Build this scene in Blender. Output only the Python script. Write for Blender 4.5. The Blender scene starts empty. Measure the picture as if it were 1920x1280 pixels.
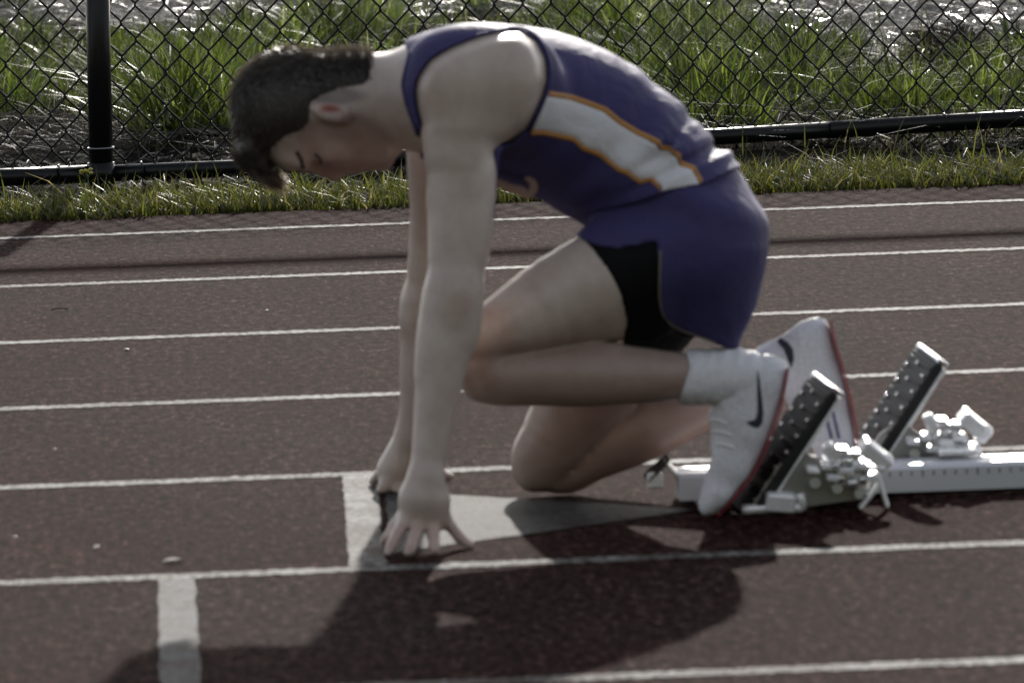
import bpy, math, random
import numpy as np
from mathutils import Vector, Matrix
from mathutils.bvhtree import BVHTree
random.seed(7); rng = np.random.default_rng(7)
scene = bpy.context.scene
COL = scene.collection
R = math.radians

# ------------------------------------------------------------------ camera
CAM = np.array([0.0, -9.94044, 1.41659]); FPX = 13100.0
yaw, pit, roll = 0.05, 0.109679, -0.032805
fw = np.array([math.sin(yaw)*math.cos(pit), math.cos(yaw)*math.cos(pit), -math.sin(pit)])
r0 = np.array([math.cos(yaw), -math.sin(yaw), 0.0]); u0 = np.cross(r0, fw)
rt = r0*math.cos(roll)+u0*math.sin(roll); up = -r0*math.sin(roll)+u0*math.cos(roll)
cd = bpy.data.cameras.new('camera'); cam = bpy.data.objects.new('camera', cd); COL.objects.link(cam)
cam.matrix_world = Matrix(((rt[0], up[0], -fw[0], CAM[0]), (rt[1], up[1], -fw[1], CAM[1]),
                           (rt[2], up[2], -fw[2], CAM[2]), (0, 0, 0, 1)))
cd.sensor_width = 36; cd.lens = FPX/1920*36; cd.clip_start = 0.5; cd.clip_end = 2000
cd.dof.use_dof = True; cd.dof.focus_distance = 15.6; cd.dof.aperture_fstop = 12.0
scene.camera = cam

# ------------------------------------------------------------------ light
SUN_EL, SUN_AZ = R(23), R(8)
w = bpy.data.worlds.new('World'); scene.world = w; w.use_nodes = True
nt = w.node_tree
sky = nt.nodes.new('ShaderNodeTexSky'); sky.sky_type = 'NISHITA'; sky.sun_disc = False
sky.sun_elevation = SUN_EL; sky.sun_rotation = SUN_AZ; sky.air_density = 1.0; sky.dust_density = 1.0; sky.ozone_density = 0.3
bg = nt.nodes['Background']; hsv = nt.nodes.new('ShaderNodeHueSaturation'); hsv.inputs['Saturation'].default_value = 0.35; nt.links.new(sky.outputs[0], hsv.inputs['Color']); nt.links.new(hsv.outputs[0], bg.inputs[0]); bg.inputs[1].default_value = 0.15
sl = bpy.data.lights.new('sun', 'SUN'); sl.energy = 5.0; sl.angle = R(0.9); sl.color = (1, 0.95, 0.88)
so = bpy.data.objects.new('sun', sl); COL.objects.link(so)
so.rotation_euler = Vector((-math.sin(SUN_AZ)*math.cos(SUN_EL), -math.cos(SUN_AZ)*math.cos(SUN_EL), -math.sin(SUN_EL))).to_track_quat('-Z', 'Y').to_euler()
so.location = (2, 8, 6)
vs = scene.view_settings; vs.view_transform = 'Standard'; vs.look = 'None'; vs.gamma = 1; vs.exposure = 0.55
vs.use_curve_mapping = False

# ------------------------------------------------------------------ helpers
def P(x, y, Y):
    """photo pixel -> point on the vertical plane at depth Y"""
    d = fw*FPX + rt*(x-960) - up*(y-640)
    return CAM + d*((Y-CAM[1])/d[1])
def G(x, y, z=0.0):
    d = fw*FPX + rt*(x-960) - up*(y-640)
    return CAM + d*((z-CAM[2])/d[2])
def proj(p):
    v = p-CAM; z = v@fw
    return 960+FPX*(v@rt)/z, 640-FPX*(v@up)/z
def mpp(Y): return (Y-CAM[1])/FPX

def mat(name, base=(.5, .5, .5), rough=.6, spec=.5, metal=0, **kw):
    m = bpy.data.materials.new(name); m.use_nodes = True
    b = m.node_tree.nodes['Principled BSDF']
    b.inputs['Base Color'].default_value = (*base, 1); b.inputs['Roughness'].default_value = rough
    b.inputs['Specular IOR Level'].default_value = spec; b.inputs['Metallic'].default_value = metal
    for k, v in kw.items(): b.inputs[k.replace('_', ' ')].default_value = v
    return m
class N:
    """small node-graph helper"""
    def __init__(s, m): s.t = m.node_tree; s.b = s.t.nodes['Principled BSDF']
    def n(s, typ, **kw):
        x = s.t.nodes.new(typ)
        for k, v in kw.items():
            if k.startswith('i_'):
                key = k[2:].replace('_', ' ')
                x.inputs[int(key) if key.isdigit() else key].default_value = v
            else: setattr(x, k, v)
        return x
    def l(s, a, b): s.t.links.new(a, b)
    def coord(s): return s.n('ShaderNodeTexCoord').outputs['Object']
    def noise(s, scale, detail=4, rough=.6, vec=None, dist=0):
        x = s.n('ShaderNodeTexNoise', i_Scale=scale, i_Detail=detail, i_Roughness=rough, i_Distortion=dist)
        s.l(vec or s.coord(), x.inputs['Vector']); return x.outputs['Fac']
    def ramp(s, fac, stops):
        x = s.n('ShaderNodeValToRGB'); e = x.color_ramp.elements
        while len(e) < len(stops): e.new(0.5)
        for q, (p_, c) in zip(e, stops): q.position = p_; q.color = (*c, 1) if len(c) == 3 else c
        s.l(fac, x.inputs[0]); return x.outputs[0]
    def mix(s, fac, a, b, mode='MIX'):
        x = s.n('ShaderNodeMix', data_type='RGBA', blend_type=mode)
        if isinstance(fac, (int, float)): x.inputs[0].default_value = fac
        else: s.l(fac, x.inputs[0])
        for i, v in ((6, a), (7, b)):
            if isinstance(v, tuple): x.inputs[i].default_value = (*v, 1)
            else: s.l(v, x.inputs[i])
        return x.outputs[2]
    def bump(s, fac, strength, dist):
        x = s.n('ShaderNodeBump', i_Strength=strength, i_Distance=dist); s.l(fac, x.inputs['Height'])
        s.l(x.outputs[0], s.b.inputs['Normal']); return x

def mesh_obj(name, V, F, m=None, parent=None, smooth=True, link=True):
    me = bpy.data.meshes.new(name)
    if isinstance(F, np.ndarray):
        nv, nf, k = len(V), len(F), F.shape[1]
        me.vertices.add(nv); me.vertices.foreach_set('co', np.ascontiguousarray(V, np.float32).ravel())
        me.loops.add(nf*k); me.loops.foreach_set('vertex_index', np.ascontiguousarray(F, np.int32).ravel())
        me.polygons.add(nf); me.polygons.foreach_set('loop_start', np.arange(0, nf*k, k, dtype=np.int32))
        me.update(calc_edges=True)
    else:
        me.from_pydata([tuple(map(float, v)) for v in V], [], F); me.update()
    me.polygons.foreach_set('use_smooth', [smooth]*len(me.polygons))
    if m: me.materials.append(m)
    o = bpy.data.objects.new(name, me)
    if link: COL.objects.link(o)
    if parent: o.parent = parent
    return o
def empty(name, loc=(0, 0, 0)):
    o = bpy.data.objects.new(name, None); COL.objects.link(o); o.location = loc; o.empty_display_size = .05
    return o
def under(o, parent):
    """parent, keeping world coordinates baked in the mesh"""
    o.parent = parent
    pm = Matrix.Translation(parent.location)
    if parent.parent: pm = Matrix.Translation(parent.parent.location) @ pm
    o.matrix_parent_inverse = pm.inverted() if not isinstance(parent.data, bpy.types.Mesh) else Matrix.Identity(4)
    return o
def tag(o, label=None, cat=None, group=None, kind=None):
    for k, v in (('label', label), ('category', cat), ('group', group), ('kind', kind)):
        if v: o[k] = v
    return o

class MB:
    def __init__(s): s.v = []; s.f = []
    def add(s, V, F):
        o = len(s.v); s.v += [tuple(map(float, v)) for v in V]; s.f += [tuple(i+o for i in f) for f in F]; return s
    def tube(s, pts, rad, n=8, cap=True, flat=None):
        pts = [np.array(p, float) for p in pts]; k = len(pts)
        rads = [rad]*k if isinstance(rad, (int, float)) else rad
        V = []; F = []; ref = np.array([.13, .31, .94]) 
        for i, p in enumerate(pts):
            t = pts[min(i+1, k-1)]-pts[max(i-1, 0)]; t /= np.linalg.norm(t)+1e-12
            a = np.cross(t, ref); a /= np.linalg.norm(a)+1e-12; b = np.cross(t, a)
            for j in range(n):
                q = 2*math.pi*j/n; V.append(p+rads[i]*(math.cos(q)*a+math.sin(q)*b))
        for i in range(k-1):
            for j in range(n): F.append((i*n+j, i*n+(j+1) % n, (i+1)*n+(j+1) % n, (i+1)*n+j))
        if cap: F += [tuple(range(n-1, -1, -1)), tuple((k-1)*n+j for j in range(n))]
        return s.add(V, F)
    def box(s, c, ax, ay, az, bev=.0015):
        """box from centre and three half vectors, edges chamfered"""
        c, ax, ay, az = [np.array(q, float) for q in (c, ax, ay, az)]
        L = [np.linalg.norm(q) for q in (ax, ay, az)]; b = [min(bev/l, .45) for l in L]
        ring = [(1-b[0], 1), (1, 1-b[1]), (1, -1+b[1]), (1-b[0], -1), (-1+b[0], -1), (-1, -1+b[1]), (-1, 1-b[1]), (-1+b[0], 1)]
        V = []
        for z, k in ((-1, 1-max(b[0], b[1])*1.0), (-1+b[2], 1), (1-b[2], 1), (1, 1-max(b[0], b[1])*1.0)):
            for x, y in ring: V.append(c+ax*x*k+ay*y*k+az*z)
        F = [tuple(range(7, -1, -1)), tuple(24+i for i in range(8))]
        for i in range(3):
            for j in range(8): F.append((i*8+j, i*8+(j+1) % 8, (i+1)*8+(j+1) % 8, (i+1)*8+j))
        return s.add(V, F)
    def prism(s, poly, off):
        """closed polygon (3-D points) extruded along off"""
        poly = [np.array(p, float) for p in poly]; off = np.array(off, float); n = len(poly)
        V = poly+[p+off for p in poly]
        F = [tuple(range(n-1, -1, -1)), tuple(n+i for i in range(n))]+[(i, (i+1) % n, n+(i+1) % n, n+i) for i in range(n)]
        return s.add(V, F)
    def build(s, name, m, parent=None, smooth=False):
        o = mesh_obj(name, s.v, s.f, m, None, smooth)
        if parent: under(o, parent)
        return o
def curve(pts, n=24):
    """Catmull-Rom through control points"""
    p = [np.array(q, float) for q in pts]; p = [2*p[0]-p[1]]+p+[2*p[-1]-p[-2]]; out = []
    seg = len(p)-3
    for i in range(n):
        t = i/(n-1)*seg; k = min(int(t), seg-1); t -= k
        a, b, c, d = p[k:k+4]
        out.append(.5*((2*b)+(-a+c)*t+(2*a-5*b+4*c-d)*t*t+(-a+3*b-3*c+d)*t**3))
    return out

# ------------------------------------------------------------------ track
LW = 1.07
def m_track():
    m = mat('track_rubber', rough=.85, spec=.005); g = N(m)
    c = g.coord(); mp = g.n('ShaderNodeMapping'); mp.inputs['Scale'].default_value = (1, .36, 1); g.l(c, mp.inputs['Vector']); sc = mp.outputs[0]
    pits = g.noise(62, 5, .75, sc); gra = g.noise(150, 3, .75, sc); big = g.noise(.9, 5, .6, c); blot = g.noise(7, 6, .7, sc); wearn = g.noise(2.2, 6, .7, sc)
    base = g.ramp(pits, [(.39, (.0015, .0006, .0006)), (.47, (.0195, .0125, .0118)), (.56, (.0285, .0205, .0195)), (.66, (.078, .064, .061))])  # rubber grain; near-black pits also paint in the shade between granules
    gran = g.ramp(gra, [(.36, (.35, .28, .27)), (.5, (.95, .92, .9)), (.66, (1.75, 1.72, 1.70))])
    tone = g.mix(1, g.ramp(big, [(.38, (1.02, .66, .64)), (.62, (1.0, .93, .91))]), g.ramp(blot, [(.3, (.84, .80, .79)), (.7, (1.14, 1.13, 1.12))]), 'MULTIPLY')
    tone = g.mix(1, tone, g.ramp(wearn, [(.35, (.74, .68, .68)), (.65, (1.2, 1.2, 1.2))]), 'MULTIPLY')
    col = g.mix(1, g.mix(1, base, gran, 'MULTIPLY'), tone, 'MULTIPLY')
    sx = g.n('ShaderNodeSeparateXYZ'); g.l(c, sx.inputs[0])          # soft dark band running along the far lanes
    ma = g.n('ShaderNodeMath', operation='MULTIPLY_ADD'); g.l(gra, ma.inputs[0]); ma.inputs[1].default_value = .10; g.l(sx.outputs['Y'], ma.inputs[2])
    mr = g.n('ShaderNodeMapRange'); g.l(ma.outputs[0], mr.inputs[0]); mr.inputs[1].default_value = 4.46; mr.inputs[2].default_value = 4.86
    dark_band = g.ramp(mr.outputs[0], [(.10, (0, 0, 0)), (.47, (.9, .9, .9)), (.53, (.9, .9, .9)), (.90, (0, 0, 0))])
    col = g.mix(dark_band, col, g.mix(1, col, (.26, .19, .19), 'MULTIPLY'))
    sp = g.n('ShaderNodeMapRange'); g.l(dark_band, sp.inputs[0]); sp.inputs[3].default_value = .005; sp.inputs[4].default_value = 0; g.l(sp.outputs[0], g.b.inputs['Specular IOR Level'])
    g.l(col, g.b.inputs['Base Color'])
    g.bump(g.mix(.5, pits, gra), .8, .008)
    return m
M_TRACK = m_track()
def m_paint(name, col, wear):
    m = mat(name, rough=.7, spec=.03); g = N(m); c = g.coord()
    a = g.noise(75, 6, .8, c); b = g.noise(9, 4, .6, c)
    f = g.n('ShaderNodeMath', operation='MULTIPLY_ADD'); g.l(b, f.inputs[0]); f.inputs[1].default_value = .55; g.l(a, f.inputs[2])
    k = g.ramp(f.outputs[0], [(wear-.13, (0, 0, 0)), (wear+.03, (1, 1, 1))])
    g.l(g.mix(k, (.026, .018, .017), col), g.b.inputs['Base Color']); g.bump(a, .7, .004)
    return m
M_LINE = m_paint('line_paint', (.20, .20, .198), .85)
M_PATCH = m_paint('zone_paint', (.060, .062, .065), .80)
M_FAINT = m_paint('worn_paint', (.085, .078, .075), .92)
M_STAG = m_paint('stagger_paint', (.080, .085, .092), .82)

T0, T1 = -4.2, 5.765     # near and far edge of the track
def sheet(name, x0, x1, y0, y1, z, m, nx=1, ny=1, jag=0, seed=0):
    r = np.random.default_rng(seed); xs = np.linspace(x0, x1, nx+1); ys = np.linspace(y0, y1, ny+1)
    V = []; F = []
    for j, y in enumerate(ys):
        jj = r.normal(0, 1, nx+1)*jag if jag else np.zeros(nx+1)
        for i, x in enumerate(xs): V.append((x, y+jj[i], z))
    for j in range(ny):
        for i in range(nx): a = j*(nx+1)+i; F.append((a, a+1, a+nx+2, a+nx+1))
    return mesh_obj(name, V, F, m, None, False)
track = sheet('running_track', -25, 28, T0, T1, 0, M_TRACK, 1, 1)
tag(track, 'dark red brown rubber running track with white lane lines', 'track', kind='structure')
# ragged outer edge of the track: low rubber lip crumbling towards the grass
for k in range(-3, 7):
    o = sheet('lane_line', -25 if k < -1 else -8, 28 if k < -1 else 12, (k-1)*LW-.025, (k-1)*LW+.025, .0012, M_LINE, 3200, 1, .0040, k+9)
    under(o, track)
o = sheet('start_line', 0, 1, 0, 1, 0, M_LINE); bpy.data.objects.remove(o)
def quad_mark(name, pts, z, m, n=30, jag=.0016):
    r = np.random.default_rng(len(name)); V = []; F = []; A = [np.array(p, float) for p in pts]
    if len(A) == 3: A = [A[0], A[1]+np.array([0, -.004]), A[1]+np.array([0, .004]), A[2]]
    for i in range(n+1):
        for j in range(n+1):
            u, v = i/n, j/n; q = (A[0]*(1-u)+A[1]*u)*(1-v)+(A[3]*(1-u)+A[2]*u)*v
            if i in (0, n) or j in (0, n): q = q+r.normal(0, jag, 2)
            V.append((q[0], q[1], z))
    for i in range(n):
        for j in range(n): k = i*(n+1)+j; F.append((k, k+n+1, k+n+2, k+1))
    o = mesh_obj(name, V, F, m, None, False); under(o, track); return o
quad_mark('start_line', [(.254, .027), (.306, .027), (.327, 1.043), (.274, 1.043)], 0.0014, M_LINE)
quad_mark('stagger_line', [(-.022, -1.043), (.031, -1.043), (.030, -.027), (-.023, -.027)], 0.0014, M_STAG)
quad_mark('zone_triangle', [(.320, .150), (.790, .487), (.334, .850)], .0014, M_PATCH)


# ------------------------------------------------------------------ ground beyond
def hgt(x, y):
    """height of the rough ground outside the track"""
    b = .022*np.sin(x*2.3+1.1*np.sin(y*1.7))*np.sin(y*1.9+.6)+.012*np.sin(x*6.1+2)*np.sin(y*5.3)
    return (b+.012)*np.clip((y-6.3)/.8, 0, 1)-.012
def m_soil():
    m = mat('soil', rough=1, spec=0); g = N(m); c = g.coord()
    n1 = g.noise(14, 6, .7, c); n2 = g.noise(90, 4, .7, c)
    a = g.ramp(n1, [(.35, (.007, .006, .0055)), (.55, (.016, .015, .013)), (.7, (.045, .043, .039))])
    g.l(g.mix(.5, a, g.ramp(n2, [(.3, (.004, .0035, .003)), (.7, (.035, .033, .03))])), g.b.inputs['Base Color'])
    g.bump(n1, .8, .03); return m
M_SOIL = m_soil()
xs = np.linspace(-6, 9, 180); ys = np.concatenate([[5.70], np.linspace(5.85, 20, 150)])
X, Y = np.meshgrid(xs, ys); Z = hgt(X, Y)
V = np.stack([X, Y, Z], -1).reshape(-1, 3); nx = len(xs)
ii = (np.arange(len(ys)-1)[:, None]*nx+np.arange(nx-1)[None]).ravel()
F = np.stack([ii, ii+1, ii+nx+1, ii+nx], 1)
field = mesh_obj('field_ground', V, F, M_SOIL); tag(field, kind='structure')
m_far = mat('meadow_ground', (.06, .075, .03), .95, .1)
gr = N(m_far); gr.l(gr.ramp(gr.noise(.6, 6), [(.35, (.045, .06, .02)), (.7, (.13, .12, .075))]), gr.b.inputs['Base Color'])
o = mesh_obj('ground', [(-900, -900, -.06), (900, -900, -.06), (900, 900, -.06), (-900, 900, -.06)], [(0, 1, 2, 3)], m_far); tag(o, kind='structure')

yb = [-13.5, -16, -19, -23, -27, -31, -38, -60]; zb = [-.02, .9, 3.0, 6.2, 9.4, 11.6, 12.4, 12.6]; xb = np.linspace(-70, 75, 60)
V = [(x_, y_+.5*math.sin(x_*.21), z_+(.25*math.sin(x_*.4+y_) if z_ > 0 else 0)) for y_, z_ in zip(yb, zb) for x_ in xb]
F = [(j*60+i, j*60+i+1, (j+1)*60+i+1, (j+1)*60+i) for j in range(7) for i in range(59)]
tag(mesh_obj('sky_block_bank', V, F, m_far), kind='structure')  # unseen bank added behind the camera to block low sky light
# ------------------------------------------------------------------ grass
def blades(name, B, H, head, lean, wid, col, m, bend=1.0, seg=3):
    """B (n,3) bases, H heights, head = direction of the lean, lean = horizontal reach / height"""
    n = len(B); dirx = np.stack([np.cos(head), np.sin(head), 0*head], 1)
    fx = head+np.pi/2+rng.normal(0, .6, n); side = np.stack([np.cos(fx), np.sin(fx), 0*fx], 1)
    V = []; k = seg+1
    for i in range(k):
        t = i/seg
        c = B+dirx*(lean*H*(t**(1+bend)))[:, None]; c = c.copy(); c[:, 2] += H*(t-(.35*np.minimum(lean, 2)*t*t*bend if bend > 0 else 0))
        hw = wid*(1-t**1.6)*.5+.0002
        V += [c-side*hw[:, None], c+side*hw[:, None]]
    V = np.stack(V, 1).reshape(-1, 3); base = np.arange(n)*(2*k)
    F = np.concatenate([np.stack([base+2*i, base+2*i+1, base+2*i+3, base+2*i+2], 1) for i in range(seg)])
    o = mesh_obj(name, V, F, m)
    at = o.data.color_attributes.new('tone', 'FLOAT_COLOR', 'POINT')
    cc = np.ones((n, 2*k, 4), np.float32); cc[:, :, :3] = col[:, None, :]
    at.data.foreach_set('color', cc.ravel())
    tag(o, kind='stuff'); return o
def m_blade(name, trans, rough, spec):
    m = bpy.data.materials.new(name); m.use_nodes = True; t = m.node_tree; b = t.nodes['Principled BSDF']
    a = t.nodes.new('ShaderNodeAttribute'); a.attribute_name = 'tone'
    b.inputs['Roughness'].default_value = rough; b.inputs['Specular IOR Level'].default_value = spec
    t.links.new(a.outputs['Color'], b.inputs['Base Color'])
    tr = t.nodes.new('ShaderNodeBsdfTranslucent'); hs = t.nodes.new('ShaderNodeHueSaturation')
    hs.inputs['Value'].default_value = 1.7; hs.inputs['Saturation'].default_value = 1.1; t.links.new(a.outputs['Color'], hs.inputs['Color'])
    t.links.new(hs.outputs[0], tr.inputs[0])
    mx = t.nodes.new('ShaderNodeMixShader'); mx.inputs[0].default_value = trans
    t.links.new(b.outputs[0], mx.inputs[1]); t.links.new(tr.outputs[0], mx.inputs[2])
    t.links.new(mx.outputs[0], t.nodes['Material Output'].inputs[0]); return m
M_GRASS = m_blade('grass_blade', .5, .4, .5)
M_STRAW = m_blade('straw', .2, .22, .9)
M_DEAD = m_blade('dead_blade', .2, .6, .12)
FA = np.array([-.137, 6.60]); FS = .150               # fence line: Y = FA[1] + FS*(X-FA[0])
def fence_y(x): return FA[1]+FS*(x-FA[0])
def greens(n, dark=0.):
    t = rng.random(n)[:, None]; c = (1-t)*np.array([.020, .029, .007])+t*np.array([.060, .067, .018])
    y = (rng.random(n) < .10)[:, None]; c = np.where(y, np.array([.10, .095, .05]), c)
    return c*(.45+.75*rng.random((n, 1)))
# verge: short ragged strip between the track and the fence
n = 36000
x = rng.uniform(-3.5, 5.5, n); wv = .36+.05*np.sin(x*1.3)
wob = .030*np.sin(x*9)+.022*np.sin(x*23+1)+.012*np.sin(x*61)
q = rng.random(n)**1.0; y = 5.765+wob*.8+q*np.maximum(wv*(.80+.14*np.sin(x*3.1)+.12*np.sin(x*7.7+2)), .1)
B = np.stack([x, y, np.full(n, -.008)], 1)
Hh = rng.gamma(6, .0068, n)*(0.8+.5*np.clip(q*1.3, 0, 1))+.008
blades('verge_grass', B, Hh, rng.uniform(0, 6.28, n), rng.uniform(.2, 1.1, n), rng.uniform(.003, .0065, n), greens(n)*np.array([1.55, 1.42, 1.3]), M_GRASS)
# taller single blades along the verge by the fence
n = 260
x = rng.uniform(-3.5, 5.5, n); y = fence_y(x)-rng.uniform(.02, .42, n)
blades('verge_blades', np.stack([x, y, hgt(x, y)], 1), rng.uniform(.03, .09, n), rng.uniform(0, 6.28, n), rng.uniform(.05, .45, n), rng.uniform(.003, .006, n), greens(n)*1.1, M_GRASS)
# clumps beyond the fence: (x0, x1, base y0, y1 in the photo, height, count)
patches = [(-200, 160, 215, 240, .17, 2600), (-200, 480, 80, 140, .13, 2600), (-200, 170, 150, 215, .16, 2200), (200, 440, 150, 215, .18, 2200), (-200, 200, 130, 190, .14, 1100), (200, 335, 190, 245, .19, 1900), (300, 440, 215, 285, .27, 1900), (330, 480, 140, 220, .24, 1100),
    (-100, 160, 100, 130, .10, 500), (205, 300, 95, 130, .09, 350), (420, 770, 60, 120, .20, 1700), (430, 900, 120, 260, .20, 2400), (560, 1050, 20, 70, .17, 1300),
    (1000, 1330, 40, 100, .17, 2000), (1040, 1280, 90, 190, .21, 2200), (1180, 1360, 180, 250, .22, 1700), (1290, 1430, 215, 262, .20, 1700),
    (1250, 1450, 90, 170, .20, 1900), (1380, 1520, 150, 225, .22, 1300), (1430, 1560, 205, 245, .15, 700), (1480, 1640, 95, 170, .15, 900), (1590, 1720, 190, 245, .21, 1500),
    (1640, 1960, 205, 240, .15, 2000), (1850, 2150, 130, 230, .18, 1900), (1780, 1960, 150, 200, .13, 800), (1330, 1500, 25, 70, .12, 500), (850, 1200, -60, 10, .2, 900), (-300, 2200, -140, -60, .2, 2500)]
for x0 in (-1000, -750, -500, -250, 2050, 2300, 2550, 2800):
    for y0, h, c in ((30, .17, 700), (100, .18, 1000), (165, .18, 1100), (215, .17, 900)): patches.append((x0, x0+270, y0, y0+50, h, c))
Bs, Hs, Cs, Ds, Ls = [], [], [], [], []
for (x0, x1, y0, y1, h, c) in patches:
    c = int(c*1.15); nt_ = max(4, c//55)
    cx, cy = rng.uniform(x0, x1, nt_), rng.uniform(y0, y1, nt_); k = rng.integers(0, nt_, c)
    th = rng.uniform(.3, 1.15, nt_); tn_ = rng.choice([.28, .45, .8, 1.1, 1.6], nt_); sp = rng.uniform(.018, .045, nt_); sw = rng.uniform(0, 6.28, nt_)
    for i in range(c):
        j = k[i]; gp = G(cx[j], cy[j]); dx, dy = rng.normal(0, sp[j], 2); gx = gp[0]+dx; gy = max(gp[1]+dy, fence_y(gx)+.05)
        Bs.append((gx, gy)); Hs.append(h*th[j]*rng.uniform(.45, 1.2)); Cs.append(tn_[j])
        Ds.append(math.atan2(dy+.012*math.sin(sw[j]), dx+.012*math.cos(sw[j]))+rng.normal(0, .5)); Ls.append(rng.gamma(2, .13)+.35*math.hypot(dx, dy)/sp[j]*.5)
B = np.array(Bs); B = np.column_stack([B, hgt(B[:, 0], B[:, 1])-.01]); n = len(B)
blades('tall_grass', B, np.array(Hs), np.array(Ds), np.array(Ls), rng.uniform(.004, .0105, n), greens(n)*np.array(Cs)[:, None]*np.array([1.12, 1.28, 1.0]), M_GRASS, seg=4)
n = 52000
px_, py_ = rng.uniform(-1000, 2950, n), rng.uniform(20, 262, n)
msk = (np.sin(px_*.011+py_*.03)+np.sin(px_*.027-py_*.05+1)+rng.normal(0, .8, n) > -.3) & ~((px_ < 470) & (py_ > 236)) & ~((px_ > 1450) & (py_ < 120) & (rng.random(n) < .8)) & ~((px_ < 480) & (py_ < 75) & (rng.random(n) < .85))
px_, py_ = px_[msk], py_[msk]; n = len(px_)
gp = np.array([G(a, b) for a, b in zip(px_, py_)]); gp[:, 1] = np.maximum(gp[:, 1], fence_y(gp[:, 0])+.05); gp[:, 2] = hgt(gp[:, 0], gp[:, 1])-.008
blades('low_grass', gp, rng.gamma(4, .021, n), rng.uniform(0, 6.28, n), rng.gamma(2, .3, n), rng.uniform(.003, .007, n), greens(n)*np.where(np.sin(px_*.02+py_*.04) > .2, 1.2, .7)[:, None], M_GRASS)
n = 3800
px_, py_ = rng.uniform(-250, 2150, n), rng.uniform(150, 300, n); gp = np.array([G(a, b) for a, b in zip(px_, py_)]); gp[:, 1] = np.maximum(gp[:, 1], fence_y(gp[:, 0])+.04); gp[:, 2] = hgt(gp[:, 0], gp[:, 1])-.005
blades('dead_stems', gp, rng.gamma(3, .035, n), rng.uniform(0, 6.28, n), rng.gamma(2, .45, n), rng.uniform(.002, .005, n), np.array([.075, .068, .055])*rng.uniform(.3, 1.3, (n, 1)), M_DEAD)
n = 4200
px_, py_ = rng.uniform(1680, 1870, n), rng.uniform(112, 158, n); gp = np.array([G(a, b) for a, b in zip(px_, py_)]); gp[:, 2] = hgt(gp[:, 0], gp[:, 1])-.005
env_ = np.sqrt(np.clip(1-((px_-1775)/95)**2, .05, 1))
tus = blades('grass_tussock', gp, .135*env_*rng.uniform(.5, 1.15, n), rng.uniform(0, 6.28, n), rng.gamma(2, .4, n), rng.uniform(.008, .018, n), np.array([.012, .010, .0075])*rng.uniform(.4, 1.6, (n, 1)), M_DEAD)
del tus['kind']; tag(tus, 'dark blackish tussock of dead grass beyond the chain link fence', 'tussock')
# matted dry straw
def straw(name, n, reg, L, lift, tone, wid=.004, m=None):
    xy = []
    for (x0, x1, y0, y1, k) in reg:
        c = int(n*k); px = rng.uniform(x0, x1, c); py = rng.uniform(y0, y1, c)
        xy += [G(a, b)[:2] for a, b in zip(px, py)]
    xy = np.array(xy); n = len(xy); xy[:, 1] = np.maximum(xy[:, 1], fence_y(xy[:, 0])+.03)
    B = np.column_stack([xy, hgt(xy[:, 0], xy[:, 1])+rng.uniform(0, lift, n)])
    a = rng.normal(0, .75, n)+np.where(rng.random(n) < .5, 0, np.pi)
    d = np.stack([np.cos(a), np.sin(a), rng.normal(0, .16, n)], 1)*(L*rng.uniform(.4, 1.3, n))[:, None]
    s = np.stack([-np.sin(a), np.cos(a), rng.normal(0, 1.1, n)], 1)*(wid*rng.uniform(.5, 1.2, n))[:, None]
    mid = B+d*.5+np.array([0, 0, 1])*rng.uniform(0, .012, n)[:, None]
    V = np.stack([B-s*.5, B+s*.5, mid-s*.5, mid+s*.5, B+d-s*.15, B+d+s*.15], 1).reshape(-1, 3); b = np.arange(n)*6
    F = np.concatenate([np.stack([b, b+1, b+3, b+2], 1), np.stack([b+2, b+3, b+5, b+4], 1)])
    o = mesh_obj(name, V, F, m or M_STRAW); at = o.data.color_attributes.new('tone', 'FLOAT_COLOR', 'POINT')
    c = (np.array(tone)*(.35+.9*rng.random((n, 1))**1.0)).astype(np.float32); cc = np.ones((n, 6, 4), np.float32); cc[:, :, :3] = c[:, None]
    at.data.foreach_set('color', cc.ravel()); tag(o, kind='stuff'); return o
straw('dry_straw', 120000, [(-300, 520, -20, 70, .26), (350, 1050, -10, 50, .12), (1000, 1500, -10, 60, .08), (1440, 2200, -20, 130, .40), (-300, 2200, -140, -20, .14), (-1000, -300, -100, 100, .12), (2200, 2950, -100, 120, .12)], .14, .05, (.13, .126, .12), .0019)
straw('dead_grass', 17000, [(-300, 2200, 60, 250, .8), (-200, 500, 230, 300, .12), (1700, 2200, 120, 210, .1)], .13, .05, (.045, .042, .036), .0024, M_DEAD)
straw('fence_straw', 1500, [(1490, 1610, 255, 290, .25), (1780, 2100, 262, 290, .3), (-200, 480, 300, 345, .45)], .05, .015, (.14, .135, .125), .004, M_DEAD)

# ------------------------------------------------------------------ fence
M_BLACK = mat('black_coating', (.005, .005, .006), .3, .22)
g = N(M_BLACK); g.bump(g.noise(60, 4), .15, .002)
fence = empty('chain_link_fence', (FA[0], FA[1], 0))
tag(fence, 'black chain link fence with a round post and bottom rail behind the grass verge', 'fence')
fdir = np.array([1, FS, 0])/math.hypot(1, FS); fnor = np.array([-fdir[1], fdir[0], 0])
def fpt(x, z, off=0): return np.array([x, fence_y(x), z])+fnor*off
mb = MB(); pb = P(189, 352, 6.60); pt = P(182.5, 0, 6.60); pt = pb+(pt-pb)*(.70/(pt[2]-pb[2])); pb[2] = -.1
mb.tube([pb, pb+(pt-pb)*.5, pt], .0285, 24); post = mb.build('post', M_BLACK, fence, True)
mb = MB(); mb.tube([pt-np.array([0, 0, .01]), pt+np.array([0, 0, .012]), pt+np.array([0, 0, .03])], [.032, .031, .012], 20); mb.build('post_cap', M_BLACK, fence, True)
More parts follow.
